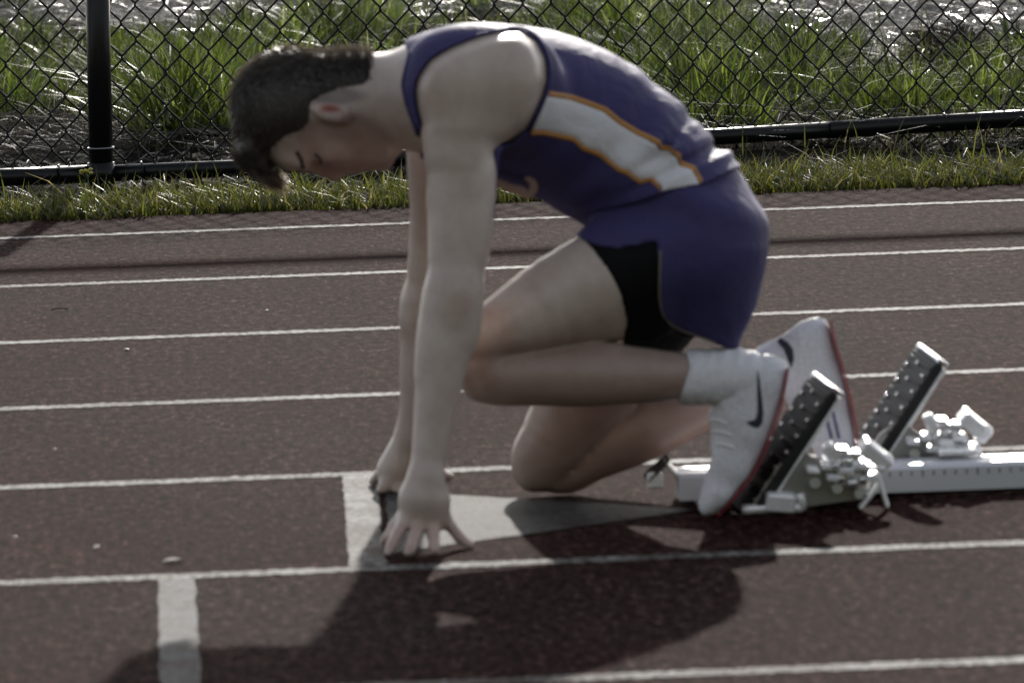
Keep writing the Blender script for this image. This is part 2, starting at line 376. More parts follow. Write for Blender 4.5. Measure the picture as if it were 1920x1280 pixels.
# second post outside the frame keeps the rail carried
pq = fpt(4.2, -.1); mb = MB(); mb.tube([pq, pq+np.array([0, 0, .80])], .0285, 24); mb.build('post', M_BLACK, fence, True)
def rail_at(x, y):   # rail centre from the photo, on the fence line
    for _ in range(6):
        Yv = FA[1] if _ == 0 else fence_y(q[0]); q = P(x, y, Yv)
    return q-fnor*.0
rl, rm, rr = rail_at(0, 333), rail_at(480, 314), rail_at(1920, 222)
pc = rail_at(190, 326)
e = rr+(rr-rail_at(1320, 258))*1.2
mb = MB(); mb.tube([rl+(rl-pc)*8, rl, pc], .0215, 20); mb.build('rail', M_BLACK, fence, True)
ra = [pc, rm, rail_at(900, 286), rail_at(1320, 258), rail_at(1570, 243)]
mb = MB(); mb.tube(ra, .0200, 20); mb.build('rail', M_BLACK, fence, True)
mb = MB(); mb.tube([rail_at(1555, 244), rr, e], .0212, 20); mb.build('rail', M_BLACK, fence, True)
mb = MB()
cpt = pb+(pt-pb)*((pc[2]-pb[2])/(pt[2]-pb[2])); mb.tube([cpt-np.array([0, 0, .027]), cpt+np.array([0, 0, .027])], .0325, 20)
mb.build('rail_clamp', M_BLACK, fence, True)
# steel tie wires
M_STEEL = mat('galvanised_wire', (.35, .35, .36), .35, .5, .9)
def ring(c, ax1, ax2, rad, name, m, thick=.0016):
    mb = MB(); mb.tube([c+rad*(math.cos(t)*ax1+math.sin(t)*ax2) for t in np.linspace(0, 6.5, 26)], thick, 6); return mb.build(name, m, fence, True)
ring(P(189, 277, 6.60), fdir, fnor, .0305, 'tie_wire', M_STEEL)
for px, py in ((265, 322), (110, 328), (445, 316), (1770, 231)): ring(rail_at(px, py), np.array([0, 0, 1.]), fnor, .0235, 'tie_wire', M_BLACK, .0022)
# woven mesh, one zig-zag wire after another
DW, DH = .0695, .0825
def zigzag(phase):
    zig = MB(); pts = []
    for i in range(17):
        s = 1 if (i+phase) % 2 else -1; z = i*DH/2
        for dz, k in ((-.007, .80), (-.002, 1.06), (.002, 1.06), (.007, .80)):
            pts.append(fdir*(s*k*DW*.25)+np.array([0, 0, z+dz])+fnor*(.0030*(1 if dz > 0 else -1)*s))
    zig.tube(pts, .0026, 6)
    return mesh_obj('wire', zig.v, zig.f, M_BLACK, None, True, False).data
ZZ = [zigzag(0), zigzag(1)]
slope = (rr[2]-rl[2])/(rr[0]-rl[0])
for k in range(-46, 116):
    cx = FA[0]+.012+k*DW*.5*fdir[0]
    o = bpy.data.objects.new('wire', ZZ[k % 2]); COL.objects.link(o); o.parent = fence
    o.matrix_parent_inverse = Matrix.Translation(fence.location).inverted()
    zb_ = max((rm[2]+slope*(cx-rm[0]))-.055, -.03)
    o.location = fpt(cx, zb_, .0315)+np.array([0, 0, .004*math.sin(k*.13)])
    o.rotation_euler = (rng.normal(0, .003), .012+rng.normal(0, .0015), 0)
mb = MB(); mb.tube([fpt(-1.9, .66, .031), fpt(4.0, .66, .031)], .0022, 6); mb.build('top_wire', M_BLACK, fence, True)

# ------------------------------------------------------------------ implicit surfaces for the runner
def smin(a, b, k):
    h = np.maximum(k-np.abs(a-b), 0)/k
    return np.minimum(a, b)-h*h*k*.25
def smax(a, b, k): return -smin(-a, -b, k)
class Cone:
    """round cone with its Y extent scaled by 1/sy"""
    def __init__(s, A, B, ra, rb, sa=1., sb=None):
        s.A, s.B, s.ra, s.rb, s.sa, s.sb = np.array(A, float), np.array(B, float), ra, rb, sa, sa if sb is None else sb
        m = max(ra, rb)*max(1, 1/min(s.sa, s.sb)); s.lo = np.minimum(s.A, s.B)-m; s.hi = np.maximum(s.A, s.B)+m
    def __call__(s, p):
        ab = s.B-s.A; L = ab@ab+1e-12
        t = np.clip((p-s.A)@ab/L, 0, 1); q = p-(s.A+t[..., None]*ab)
        sc = s.sa+(s.sb-s.sa)*t
        return (np.sqrt(q[..., 0]**2+(q[..., 1]*sc)**2+q[..., 2]**2)-(s.ra+(s.rb-s.ra)*t))/np.maximum(1, sc)
class Ell:
    def __init__(s, c, r, ang=0):   # ang: rotation in the XZ plane
        s.c, s.r, s.a = np.array(c, float), np.array(r, float), ang; m = max(r); s.lo = s.c-m; s.hi = s.c+m
    def __call__(s, p):
        q = p-s.c; ca, sa = math.cos(s.a), math.sin(s.a)
        x = q[..., 0]*ca+q[..., 2]*sa; z = -q[..., 0]*sa+q[..., 2]*ca
        q = np.stack([x, q[..., 1], z], -1)
        k0 = np.linalg.norm(q/s.r, axis=-1); k1 = np.linalg.norm(q/(s.r*s.r), axis=-1)+1e-9
        return k0*(k0-1)/k1
def J(x, y, Y, r): return P(x, y, Y), r*mpp(Y)
def chain(pts, sy=1.0):
    out = []
    for a, b in zip(pts[:-1], pts[1:]):
        (A, ra), (B, rb) = J(*a[:4]), J(*b[:4])
        out.append(Cone(A, B, ra, rb, a[4] if len(a) > 4 else sy, b[4] if len(b) > 4 else sy))
    return out
class Multi:
    def __init__(s, prims): s.p = prims; s.lo = np.min([q.lo for q in prims], 0); s.hi = np.max([q.hi for q in prims], 0)
    def __call__(s, p):
        d = s.p[0](p)
        for q in s.p[1:]: d = np.minimum(d, q(p))
        return d
def schain(pts, sub=3, sy=1.0):
    """chain through control points with smoothly varying position and radius"""
    full = [np.array([p[0], p[1], p[2], p[3], p[4] if len(p) > 4 else sy], float) for p in pts]
    return [Multi(chain([tuple(q) for q in curve(full, (len(full)-1)*sub+1)]))]
class Grid:
    def __init__(s, lo, hi, h):
        s.lo = np.array(lo, float); s.h = h; s.n = np.ceil((np.array(hi)-s.lo)/h).astype(int)+1
        s.ax = [(s.lo[i]+h*np.arange(s.n[i])).astype(np.float32) for i in range(3)]
    def pts(s, sl): return np.stack(np.meshgrid(*[s.ax[i][sl[i]] for i in range(3)], indexing='ij'), -1)
    def field(s): return np.full(tuple(s.n), .2, np.float32)
    def group(s, prims, k, pad=.05):
        D = s.field()
        for pr in prims:
            i0 = np.clip(np.floor((pr.lo-pad-s.lo)/s.h).astype(int), 0, s.n); i1 = np.clip(np.ceil((pr.hi+pad-s.lo)/s.h).astype(int)+1, 0, s.n)
            if np.any(i1 <= i0): continue
            sl = tuple(slice(a, b) for a, b in zip(i0, i1))
            D[sl] = smin(D[sl], pr(s.pts(sl)).astype(np.float32), k)
        return D
    def pixels(s):
        p = s.pts((slice(None),)*3); return proj(p)
    def mesh(s, D, smooth=2):
        ins = D < 0; nx, ny, nz = D.shape
        c = [ins[a:nx-1+a, b:ny-1+b, e:nz-1+e] for a in (0, 1) for b in (0, 1) for e in (0, 1)]
        tot = sum(q.astype(np.int8) for q in c); act = (tot > 0) & (tot < 8)
        idx = np.full(act.shape, -1, np.int64); cells = np.argwhere(act); idx[act] = np.arange(len(cells))
        acc = np.zeros((len(cells), 3)); cnt = np.zeros(len(cells))
        corners = [(a, b, e) for a in (0, 1) for b in (0, 1) for e in (0, 1)]
        vals = {o: D[cells[:, 0]+o[0], cells[:, 1]+o[1], cells[:, 2]+o[2]] for o in corners}
        for o in corners:
            for ax in range(3):
                if o[ax]: continue
                o2 = list(o); o2[ax] = 1; o2 = tuple(o2); a, b = vals[o], vals[o2]; m = (a < 0) != (b < 0)
                t = np.where(m, a/(a-b+1e-20), 0)
                pt = np.array(o, float)[None].repeat(len(cells), 0); pt[:, ax] = t
                acc[m] += pt[m]; cnt[m] += 1
        V = (cells+acc/cnt[:, None])*s.h+s.lo
        F = []
        for ax in range(3):
            b1, b2 = (ax+1) % 3, (ax+2) % 3
            sl0 = [slice(None)]*3; sl1 = [slice(None)]*3; sl0[ax] = slice(0, -1); sl1[ax] = slice(1, None)
            m = ins[tuple(sl0)] != ins[tuple(sl1)]; e = np.argwhere(m)
            ok = (e[:, b1] > 0) & (e[:, b2] > 0) & (e[:, b1] < D.shape[b1]-1) & (e[:, b2] < D.shape[b2]-1); e = e[ok]
            flip = ins[tuple(e.T)]
            q = []
            for d1, d2 in ((-1, -1), (0, -1), (0, 0), (-1, 0)):
                r = e.copy(); r[:, b1] += d1; r[:, b2] += d2; q.append(idx[tuple(r.T)])
            q = np.stack(q, 1); q[~flip] = q[~flip][:, ::-1]; F.append(q)
        F = np.concatenate(F)
        ed = np.concatenate([F[:, [0, 1]], F[:, [1, 2]], F[:, [2, 3]], F[:, [3, 0]]]); 
        for it in range(smooth):
            S = np.zeros_like(V); C = np.zeros(len(V))
            np.add.at(S, ed[:, 0], V[ed[:, 1]]); np.add.at(S, ed[:, 1], V[ed[:, 0]]); np.add.at(C, ed[:, 0], 1); np.add.at(C, ed[:, 1], 1)
            A_ = S/C[:, None]; V = V+(A_-V)*(.6 if it % 2 == 0 else .5)
        return V, F
def poly_sd(u, v, poly):
    """signed distance (pixels, negative inside) to a polygon"""
    d = np.full(u.shape, 1e9, np.float32); ins = np.zeros(u.shape, bool); n = len(poly)
    for i in range(n):
        (x0, y0), (x1, y1) = poly[i], poly[(i+1) % n]; ex, ey = x1-x0, y1-y0
        t = np.clip(((u-x0)*ex+(v-y0)*ey)/(ex*ex+ey*ey+1e-9), 0, 1)
        d = np.minimum(d, (u-x0-t*ex)**2+(v-y0-t*ey)**2)
        c = ((y0 > v) != (y1 > v)) & (u < ex*(v-y0)/(ey+1e-12)+x0); ins ^= c
    d = np.sqrt(d); return np.where(ins, -d, d)
MP = .00080
YM = .53                                            # middle plane of the runner
torso = schain([(905, 190, YM, 134, .66), (1000, 207, YM, 146, .72), (1110, 252, YM, 143, .80), (1195, 322, YM, 132, .76), (1285, 415, YM, 133, .66), (1295, 470, YM, 130, .62)])
torso += chain([(820, 150, YM, 78, .6), (905, 165, YM, 100, .55)])           # trapezius to upper chest
neck = chain([(660, 180, YM, 80, 1.05), (740, 190, YM, 82, 1.0), (850, 185, YM, 112, .85)])
HY = YM
head = [Ell(P(552, 204, HY), (110*MP, .0745, 104*MP), .1), Ell(P(628, 250, HY), (84*MP, .060, 66*MP), .05)]
head += chain([(648, 215, HY-.047, 26), (712, 286, HY-.020, 20)])+chain([(648, 215, HY+.047, 26), (712, 286, HY+.020, 20)])
head += chain([(715, 288, HY, 24, .7), (655, 290, HY, 32, .62)])
head += [Ell(P(556, 296, HY), (36*MP, .052, 20*MP), 0)]
face = chain([(572, 309, HY, 9), (600, 319, HY, 9), (628, 328, HY, 13)])
face += [Ell(P(625, 315, HY-.012), (12*MP, .009, 10*MP)), Ell(P(625, 315, HY+.012), (12*MP, .009, 10*MP))]
face += [Ell(P(656, 313, HY), (9*MP, .021, 10*MP)), Ell(P(673, 311, HY), (9*MP, .019, 10*MP)), Ell(P(716, 302, HY), (19*MP, .020, 17*MP))]
for s in (-1, 1):
    face += [Ell(P(599, 297, HY+s*.031), (11*MP, .012, 10*MP)), Ell(P(565, 307, HY+s*.030), (9*MP, .022, 10*MP)), Ell(P(622, 285, HY+s*.043), (24*MP, .018, 22*MP))]
ears = []
for s in (-1, 1):
    ears += [Ell(P(624, 212, HY+s*.076), (38*MP, .012, 21*MP), -.25)]
earcut = [Ell(P(622, 210, HY+s*.090), (24*MP, .011, 11*MP), -.25) for s in (-1, 1)]
def arm(pts, sho, s):
    g = chain(pts); return g+sho
nupper = schain([(872, 165, .325, 74), (862, 300, .290, 66), (866, 400, .270, 57)])
nearm = schain([(872, 165, .325, 74), (862, 300, .290, 66), (866, 400, .270, 57), (858, 500, .250, 51), (845, 575, .240, 51)])
nfore = schain([(847, 560, .240, 49), (834, 640, .232, 53), (818, 750, .212, 42), (803, 860, .192, 33), (799, 900, .185, 33)])
nfore += chain([(853, 545, .245, 44), (862, 620, .24, 38)])
nsho = [Ell(P(893, 122, .365), (.100, .085, .043)), Ell(P(890, 160, .315), (.092, .066, .082)), Ell(P(955, 170, .37), (.075, .060, .085)), Ell(P(840, 150, .33), (.05, .055, .06))]
fupper = schain([(835, 165, .735, 76), (826, 300, .765, 64), (824, 400, .785, 56)])
farm = schain([(835, 165, .735, 76), (826, 300, .765, 64), (824, 400, .785, 56), (812, 520, .80, 50), (803, 590, .81, 50)])
ffore = schain([(803, 570, .81, 48), (798, 680, .82, 49), (788, 770, .83, 40), (764, 835, .845, 32), (755, 860, .85, 32)])
fsho = [Ell(P(870, 155, .74), (.085, .06, .075)), Ell(P(945, 165, .69), (.07, .06, .08))]
# hands: palm and five fingers each
def finger(pts, r): return chain([(*p, r*k) for p, k in zip(pts, (1.12, 1.0, .95, .78))])
nh_palm = chain([(799, 895, .185, 32), (785, 935, .182, 36), (777, 965, .178, 30)])+chain([(799, 900, .185, 30), (806, 940, .182, 36), (812, 970, .180, 30)])
nf = [finger([(757, 962, .188), (738, 985, .175), (726, 1008, .160), (719, 1016, .21)], 10),
      finger([(762, 972, .172), (746, 998, .150), (734, 1022, .132), (727, 1039, .124)], 12),
      finger([(785, 982, .168), (778, 1004, .142), (770, 1027, .118), (765, 1043, .110)], 12.5),
      finger([(812, 985, .172), (812, 1003, .150), (814, 1024, .128), (816, 1040, .120)], 12.5),
      finger([(824, 945, .195), (840, 980, .190), (861, 1007, .180), (884, 1024, .170)], 12)]
fh_palm = chain([(756, 852, .85, 31), (742, 882, .848, 33), (738, 900, .846, 28)])+chain([(758, 855, .86, 28), (772, 884, .875, 30)])
ff = [finger([(735, 893, .838), (727, 904, .832), (719, 915, .826), (714, 922, .824)], 13),
      finger([(722, 882, .87), (712, 889, .89), (704, 898, .91), (699, 905, .92)], 11),
      finger([(752, 905, .838), (750, 912, .828), (747, 920, .822), (745, 926, .818)], 12),
      finger([(770, 900, .85), (772, 908, .84), (774, 914, .835), (776, 921, .832)], 12),
      finger([(780, 868, .89), (803, 877, .92), (826, 886, .955), (845, 894, .975)], 11)]
nthigh = schain([(1290, 462, .440, 112), (1180, 505, .410, 101), (1060, 558, .380, 88), (975, 598, .362, 68), (915, 628, .352, 52)])
nthigh += chain([(1200, 562, .42, 78), (1060, 593, .385, 46)])
nshank = schain([(905, 650, .352, 46), (912, 702, .355, 54), (1010, 704, .366, 57), (1100, 702, .380, 61), (1200, 704, .402, 53), (1300, 706, .425, 44), (1370, 705, .435, 42)])
nfore += chain([(822, 620, .232, 30), (808, 700, .222, 22)])
nearm += chain([(884, 330, .275, 36), (880, 470, .258, 24)])+chain([(842, 380, .275, 32), (840, 480, .255, 26)])
nthigh += [Ell(P(893, 640, .345), (.030, .034, .040))]
nshank += chain([(1040, 688, .374, 34), (1140, 686, .388, 36), (1215, 692, .405, 28)])
fthigh = schain([(1295, 470, .625, 108), (1180, 620, .665, 98), (1090, 750, .70, 84), (1045, 830, .714, 72), (1028, 862, .72, 60)])
fpat = [Ell(P(992, 868, .715), (.026, .036, .042))]
fshank = schain([(1025, 862, .72, 58), (1062, 876, .72, 50), (1110, 850, .715, 52), (1190, 812, .705, 60), (1290, 770, .70, 52), (1400, 715, .695, 42), (1450, 690, .695, 42)])

g = Grid((.06, .05, -.012), (1.06, 1.05, .80), .0040)
Dt = g.group(torso, .03); Dn = g.group(neck, .03); Dh = g.group(head, .022)
D = smin(Dt, Dn, .035); 
Dh = smin(Dh, g.group(face, .008), .010); Dh = smin(Dh, g.group(ears, .004), .005); Dh = smax(Dh, -g.group(earcut, .004), .004)
sock_ = [Ell(P(590, 312, HY+s*.034), (13*MP, .012, 8*MP)) for s in (-1, 1)]
Dh = smax(Dh, -g.group(sock_, .003), .008)
D = smin(D, Dh, .022)
Dna = g.group(nearm+nsho, .030); Dna = smin(Dna, g.group(nfore, .02), .02); D = smin(D, Dna, .026)
Dfa = g.group(farm+fsho, .030); Dfa = smin(Dfa, g.group(ffore, .02), .02); D = smin(D, Dfa, .026)
for palm, fs in ((nh_palm, nf), (fh_palm, ff)):
    H = g.group(palm, .012)
    for f_ in fs: H = smin(H, g.group(f_, .003), .005)
    D = smin(D, H, .010)
Dth = smin(g.group(nthigh, .02), g.field(), .001); Dtf = g.group(fthigh+fpat, .02)
Dleg = smin(smin(Dt, Dth, .02), Dtf, .02)
D = np.minimum(D, Dleg)
D = smin(D, smin(g.group(nshank, .015), g.group(fshank, .015), .002), .002)
crease = []
crease += chain([(1198, 750, .625, 6, .16), (1150, 800, .635, 6, .16), (1105, 852, .65, 6, .16), (1075, 882, .66, 5, .16)])
D = smax(D, -g.group(crease, .003), .004)
Z = g.ax[2][None, None, :]
D = smax(D, (-(Z-.0005)).astype(np.float32)+0*D, .003)
hole = [(954, 57), (902, 68), (844, 91), (807, 114), (784, 146), (779, 169), (782, 203), (790, 232), (785, 261), (790, 330), (900, 330), (930, 275), (955, 268), (990, 240), (1016, 186), (1026, 150), (1023, 110), (1005, 75), (975, 56)]
# bare shoulder swells past the edge of the armhole
i0 = [int((a-b)/g.h) for a, b in zip((.34, .20, .46), g.lo)]; i1 = [int((a-b)/g.h) for a, b in zip((.66, YM-.03, .79), g.lo)]
sl_ = tuple(slice(a, b) for a, b in zip(i0, i1)); u_, v_ = proj(g.pts(sl_)); yy_ = g.ax[1][sl_[1]][None, :, None]
D[sl_] -= (.012*np.clip(-poly_sd(u_, v_, hole)/20, 0, 1)*np.clip((330-v_)/90, 0, 1)*np.clip((YM-.03-yy_)/.05, 0, 1)).astype(np.float32)
VB, FB = g.mesh(D, 2)

def m_skin():
    m = mat('skin', rough=.40, spec=.5); g_ = N(m)
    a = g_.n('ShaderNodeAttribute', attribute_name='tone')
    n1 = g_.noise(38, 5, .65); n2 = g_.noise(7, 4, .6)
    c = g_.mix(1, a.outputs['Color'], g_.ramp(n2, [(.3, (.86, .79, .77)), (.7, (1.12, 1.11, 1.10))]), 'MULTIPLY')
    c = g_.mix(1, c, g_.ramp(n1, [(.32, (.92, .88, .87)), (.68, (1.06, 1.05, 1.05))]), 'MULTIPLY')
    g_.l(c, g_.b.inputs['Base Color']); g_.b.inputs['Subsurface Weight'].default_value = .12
    g_.b.inputs['Subsurface Radius'].default_value = (.9, .35, .2); g_.b.inputs['Subsurface Scale'].default_value = .010
    g_.bump(g_.mix(.35, g_.noise(17, 5, .6), g_.noise(300, 3, .6)), .16, .005); return m
M_SKIN = m_skin()
person = empty('person', (.62, YM, 0))
tag(person, 'athlete in navy vest and shorts crouching at the start line on fingertips', 'person')
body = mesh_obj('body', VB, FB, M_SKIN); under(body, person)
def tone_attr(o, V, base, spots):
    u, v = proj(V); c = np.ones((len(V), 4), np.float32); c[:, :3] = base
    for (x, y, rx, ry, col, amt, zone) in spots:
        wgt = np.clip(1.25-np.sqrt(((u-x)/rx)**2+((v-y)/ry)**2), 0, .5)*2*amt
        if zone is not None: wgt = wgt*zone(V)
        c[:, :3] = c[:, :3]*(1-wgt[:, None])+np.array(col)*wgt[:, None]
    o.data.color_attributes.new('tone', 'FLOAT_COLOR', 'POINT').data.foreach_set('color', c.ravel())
hz = lambda V: (V[:, 0] < .40) & (V[:, 2] > .45)
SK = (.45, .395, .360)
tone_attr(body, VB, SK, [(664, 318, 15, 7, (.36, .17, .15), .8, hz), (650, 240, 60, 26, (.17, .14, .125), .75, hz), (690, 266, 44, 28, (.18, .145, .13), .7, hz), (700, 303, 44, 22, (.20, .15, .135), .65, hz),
    (618, 203, 20, 9, (.36, .13, .11), .8, hz), (625, 180, 60, 16, (.16, .135, .125), .8, hz), (575, 245, 22, 26, (.16, .13, .12), .7, hz), (625, 325, 22, 16, (.42, .27, .24), .6, hz), (600, 280, 40, 24, (.42, .29, .26), .4, hz),
    (905, 640, 60, 90, (.36, .25, .215), .55, lambda V: V[:, 1] > .3), (1090, 705, 260, 62, (.27, .20, .172), .85, lambda V: (V[:, 1] > .29) & (V[:, 2] < .30)), (1180, 830, 260, 120, (.27, .19, .162), .85, lambda V: (V[:, 1] > .5) & (V[:, 2] < .22)), (866, 570, 24, 24, (.38, .28, .25), .35, lambda V: V[:, 1] < .3), (790, 1010, 90, 40, (.46, .34, .30), .6, lambda V: V[:, 2] < .1), (640, 280, 100, 56, (.37, .255, .225), .6, hz)])  # knee and lower-leg entries paint shade into the skin as darker, redder tone

# ---- jersey
def cloth_mat(name, base, rough, sheen, spec=.3, scale=900):
    m = mat(name, base, rough, spec); q = N(m); q.b.inputs['Sheen Weight'].default_value = sheen; q.b.inputs['Sheen Roughness'].default_value = .4
    n_ = q.noise(scale, 2, .5); q.l(q.mix(1, tuple(base), q.ramp(n_, [(.3, (.85, .85, .85)), (.7, (1.15, 1.15, 1.15))]), 'MULTIPLY'), q.b.inputs['Base Color'])
    a = q.noise(16, 5, .55, dist=1.2); bmp = q.bump(a, .45, .012); return m
M_NAVY = cloth_mat('navy_mesh', (.046, .041, .118), .62, .02, .10)
M_BLK = cloth_mat('black_lycra', (.004, .004, .005), .7, 0, .1)
M_WHITE = cloth_mat('white_panel', (.62, .62, .66), .6, .2)
M_ORANGE = cloth_mat('orange_trim', (.42, .20, .055), .6, .1)
gj = Grid((.32, .22, .26), (1.0, .84, .80), .004)
Tj = gj.group(torso, .03); Tj = smin(Tj, gj.group(neck, .03), .035)
Tj = smin(Tj, gj.group(nupper+nsho, .030), .026); Tj = smin(Tj, gj.group(fupper+fsho, .030), .026)
Uj, Vj = gj.pixels(); Yj = gj.ax[1][None, :, None]
# loose folds across the waist and along the side
ph = (Uj-900)*.79+(Vj-150)*.61
along = (Uj-1000)*.75+(Vj-200)*.66
fold = .0035*np.sin(along*.075+1.5*np.sin((Uj-Vj)*.012))*np.clip((along-60)/150, 0, 1)+.0045*np.sin(along*.13+.02*(Vj-Uj)+2*np.sin(Vj*.02))*np.clip((along-190)/90, 0, 1)
hem_ = poly_sd(Uj, Vj, [(1000, 440), (1045, 412), (1120, 400), (1240, 362), (1319, 343), (1420, 298), (1500, 300), (1500, 600), (1000, 600)])
Jd = Tj-.0065-fold.astype(np.float32)*np.clip(hem_/30, .3, 1)-(.0055*np.clip(1-hem_/70, 0, 1)).astype(np.float32)
folds = chain([(1274, 208, YM-.02, 8), (1246, 238, YM-.10, 8), (1225, 265, YM-.14, 6)])+chain([(1308, 252, YM-.02, 7), (1282, 264, YM-.10, 7), (1262, 280, YM-.15, 5)])
Jd = smin(Jd, gj.group(folds, .006), .030)
vest = [(752, 60), (800, 20), (1100, 20), (1440, 250), (1400, 309), (1319, 347), (1240, 366), (1120, 402), (1045, 420), (900, 440), (790, 360), (787, 276), (775, 241), (761, 203), (752, 166), (753, 146), (764, 99)]
Jd = smax(Jd, (poly_sd(Uj, Vj, vest)*MP).astype(np.float32), .003)
cut = (poly_sd(Uj, Vj, hole)*MP).astype(np.float32)
cut = np.where(Yj < YM-.03, cut, .05)
low_ = (poly_sd(Uj, Vj, [(786, 240), (770, 300), (700, 620), (927, 620), (927, 285), (922, 270), (880, 250)])*MP).astype(np.float32)
cut = np.minimum(cut, np.where(Yj < .385, low_, .05))
holef = [(x-12, y-28) for x, y in hole]
cutf = np.where(Yj > YM+.05, (poly_sd(Uj, Vj, holef)*MP).astype(np.float32), .05)
cutf = np.minimum(cutf, np.where(Yj > .665, (poly_sd(Uj, Vj, [(700, 200), (700, 620), (960, 620), (960, 240)])*MP).astype(np.float32), .05))
Jd = smax(Jd, -np.minimum(cut, cutf), .003)
VJ, FJ = gj.mesh(Jd, 2)
jersey = under(mesh_obj('jersey', VJ, FJ, M_NAVY), person)
jersey['label'] = 'navy blue sleeveless running vest'
def bvh(V, F): return BVHTree.FromPolygons([tuple(v) for v in V], [tuple(f) for f in F])
def cast(tree, x, y, off, last=None):
    d = fw*FPX+rt*(x-960)-up*(y-640); d /= np.linalg.norm(d)
    h = tree.ray_cast(Vector(CAM), Vector(d))
    if h[0] is None: return None
    nrm = np.array(h[1]); nrm = nrm if nrm@d < 0 else -nrm
    return np.array(h[0])+nrm*off
def patch(name, tree, A, B, m, parent, off=.0015, nu=70, nv=10, lift=.004):
    """surface between two pixel curves laid on the mesh, edges turned under"""
    A, B = np.array(A, float), np.array(B, float)
    def res(Q, n):
        s = np.r_[0, np.cumsum(np.linalg.norm(np.diff(Q, axis=0), axis=1))]; t = np.linspace(0, s[-1], n)
        return np.stack([np.interp(t, s, Q[:, 0]), np.interp(t, s, Q[:, 1])], 1)
    a, b = res(A, nu), res(B, nu); V = []; F = []; last = None
    for i in range(nu):
        for j in range(nv):
            t = j/(nv-1); q = a[i]*(1-t)+b[i]*t; edge = j in (0, nv-1) or i in (0, nu-1)
            p = cast(tree, q[0], q[1], -.001 if edge else off)
            if p is None: p = last if last is not None else P(q[0], q[1], .4)
            V.append(p); last = p
    for i in range(nu-1):
        for j in range(nv-1): k = i*nv+j; F.append((k, k+nv, k+nv+1, k+1))
    return under(mesh_obj(name, V, F, m), parent)
tj = bvh(VJ, FJ)
topl = [(1026, 178), (1070, 185), (1101, 196), (1133, 208), (1161, 231), (1196, 252), (1217, 261), (1234, 270), (1238, 280), (1252, 280), (1273, 296), (1275, 309), (1300, 318), (1315, 346)]
botl = [(995, 247), (1020, 247), (1052, 254), (1077, 259), (1094, 276), (1126, 288), (1161, 316), (1179, 323), (1200, 339), (1221, 333), (1238, 348), (1239, 360)]
patch('side_panel', tj, topl, botl, M_WHITE, jersey, .0016, 90, 12)
sh = lambda L, dx, dy: [(x+dx, y+dy) for x, y in L]
patch('side_trim', tj, sh(topl, 4, -8), sh(topl, -1, 4), M_ORANGE, jersey, .0026, 110, 4)
patch('side_trim', tj, sh(botl, 0, -4), sh(botl, -2, 8), M_ORANGE, jersey, .0026, 110, 4)
# binding round armhole and neck
def binding(name, path, tree, m, parent, r=.003, off=.000):
    pts = []
    for q in curve(path, 40):
        p = None
        for rr_ in (0, 3, 6, 9, 12, 16):
            for an in range(8 if rr_ else 1):
                p = cast(tree, q[0]+rr_*math.cos(an*.785), q[1]+rr_*math.sin(an*.785), off)
                if p is not None: break
            if p is not None: break
        if p is not None and (not pts or np.linalg.norm(p-pts[-1]) < .06): pts.append(p)
    for _ in range(3): pts = [pts[0]]+[(pts[i-1]+2*pts[i]+pts[i+1])/4 for i in range(1, len(pts)-1)]+[pts[-1]] if len(pts) > 2 else pts
    mb = MB()
    if len(pts) > 1: mb.tube(pts, r, 7)
    else: print('EMPTY', name)
    return mb.build(name, m, parent, True)
binding('armhole_binding', [(955, 53), (980, 53), (1008, 70), (1027, 105), (1031, 150), (1020, 188), (994, 244)], tj, M_NAVY, jersey)
binding('armhole_binding', [(950, 54), (902, 64), (842, 87), (803, 111), (780, 146), (775, 169), (778, 203), (785, 232)], tj, M_NAVY, jersey)
binding('neck_binding', [(768, 99), (757, 146), (756, 166), (765, 203), (779, 241)], tj, M_NAVY, jersey)
M_LETTER = cloth_mat('lettering', (.28, .18, .155), .7, .05)
mb = MB(); mb.tube(curve([P(x, y, .42) for x, y in ((915, 338), (940, 345), (958, 353), (978, 357), (990, 366), (1001, 352), (996, 337), (984, 332))], 26), [.0065]*24+[.005, .003], 8)
o = mb.build('chest_lettering', M_LETTER, jersey, True); o['label'] = 'pinkish curl of lettering at the lower edge of the vest'

# ---- compression shorts and loose shorts
gs = Grid((.50, .26, .14), (1.0, .84, .60), .004)
Ts = gs.group(torso, .03); Tn = gs.group(nthigh, .02); Tf = gs.group(fthigh, .02); Us, Vs_ = gs.pixels(); Ys = gs.ax[1][None, :, None]
base = smin(smin(Ts, Tn, .02), Tf, .02)
tight = [(1080, 436), (1112, 470), (1142, 510), (1162, 550), (1174, 600), (1166, 645), (1180, 700), (1420, 680), (1460, 440), (1380, 330), (1200, 380)]
Cd = smax(base-.003, (poly_sd(Us, Vs_, tight)*MP).astype(np.float32), .003)
fill = gs.group(chain([(1230, 560, .455, 58), (1290, 585, .475, 50)]), .02)
Cd = smin(Cd, fill, .02)
VC, FC = gs.mesh(Cd, 2); under(mesh_obj('compression_shorts', VC, FC, M_BLK), person)['label'] = 'tight black under shorts'
flap = gs.group(chain([(1318, 470, .455, 108), (1325, 560, .452, 82), (1326, 640, .452, 64)])+chain([(1330, 470, YM, 104, .62), (1340, 540, YM, 84, .62)]), .03)
lf = gs.group(chain([(1305, 480, .61, 108), (1295, 560, .61, 86)]), .03)
sb_ = smin(smin(base-.0065, flap, .03), lf, .03)
wv = .0028*np.sin((Us+Vs_*.35)*.042)*np.clip((Vs_-430)/120, 0, 1)+.0035*np.sin((Vs_*1.0-Us*.35)*.055)*np.clip((470-Vs_)/60, 0, 1)
sb_ = sb_-wv.astype(np.float32)
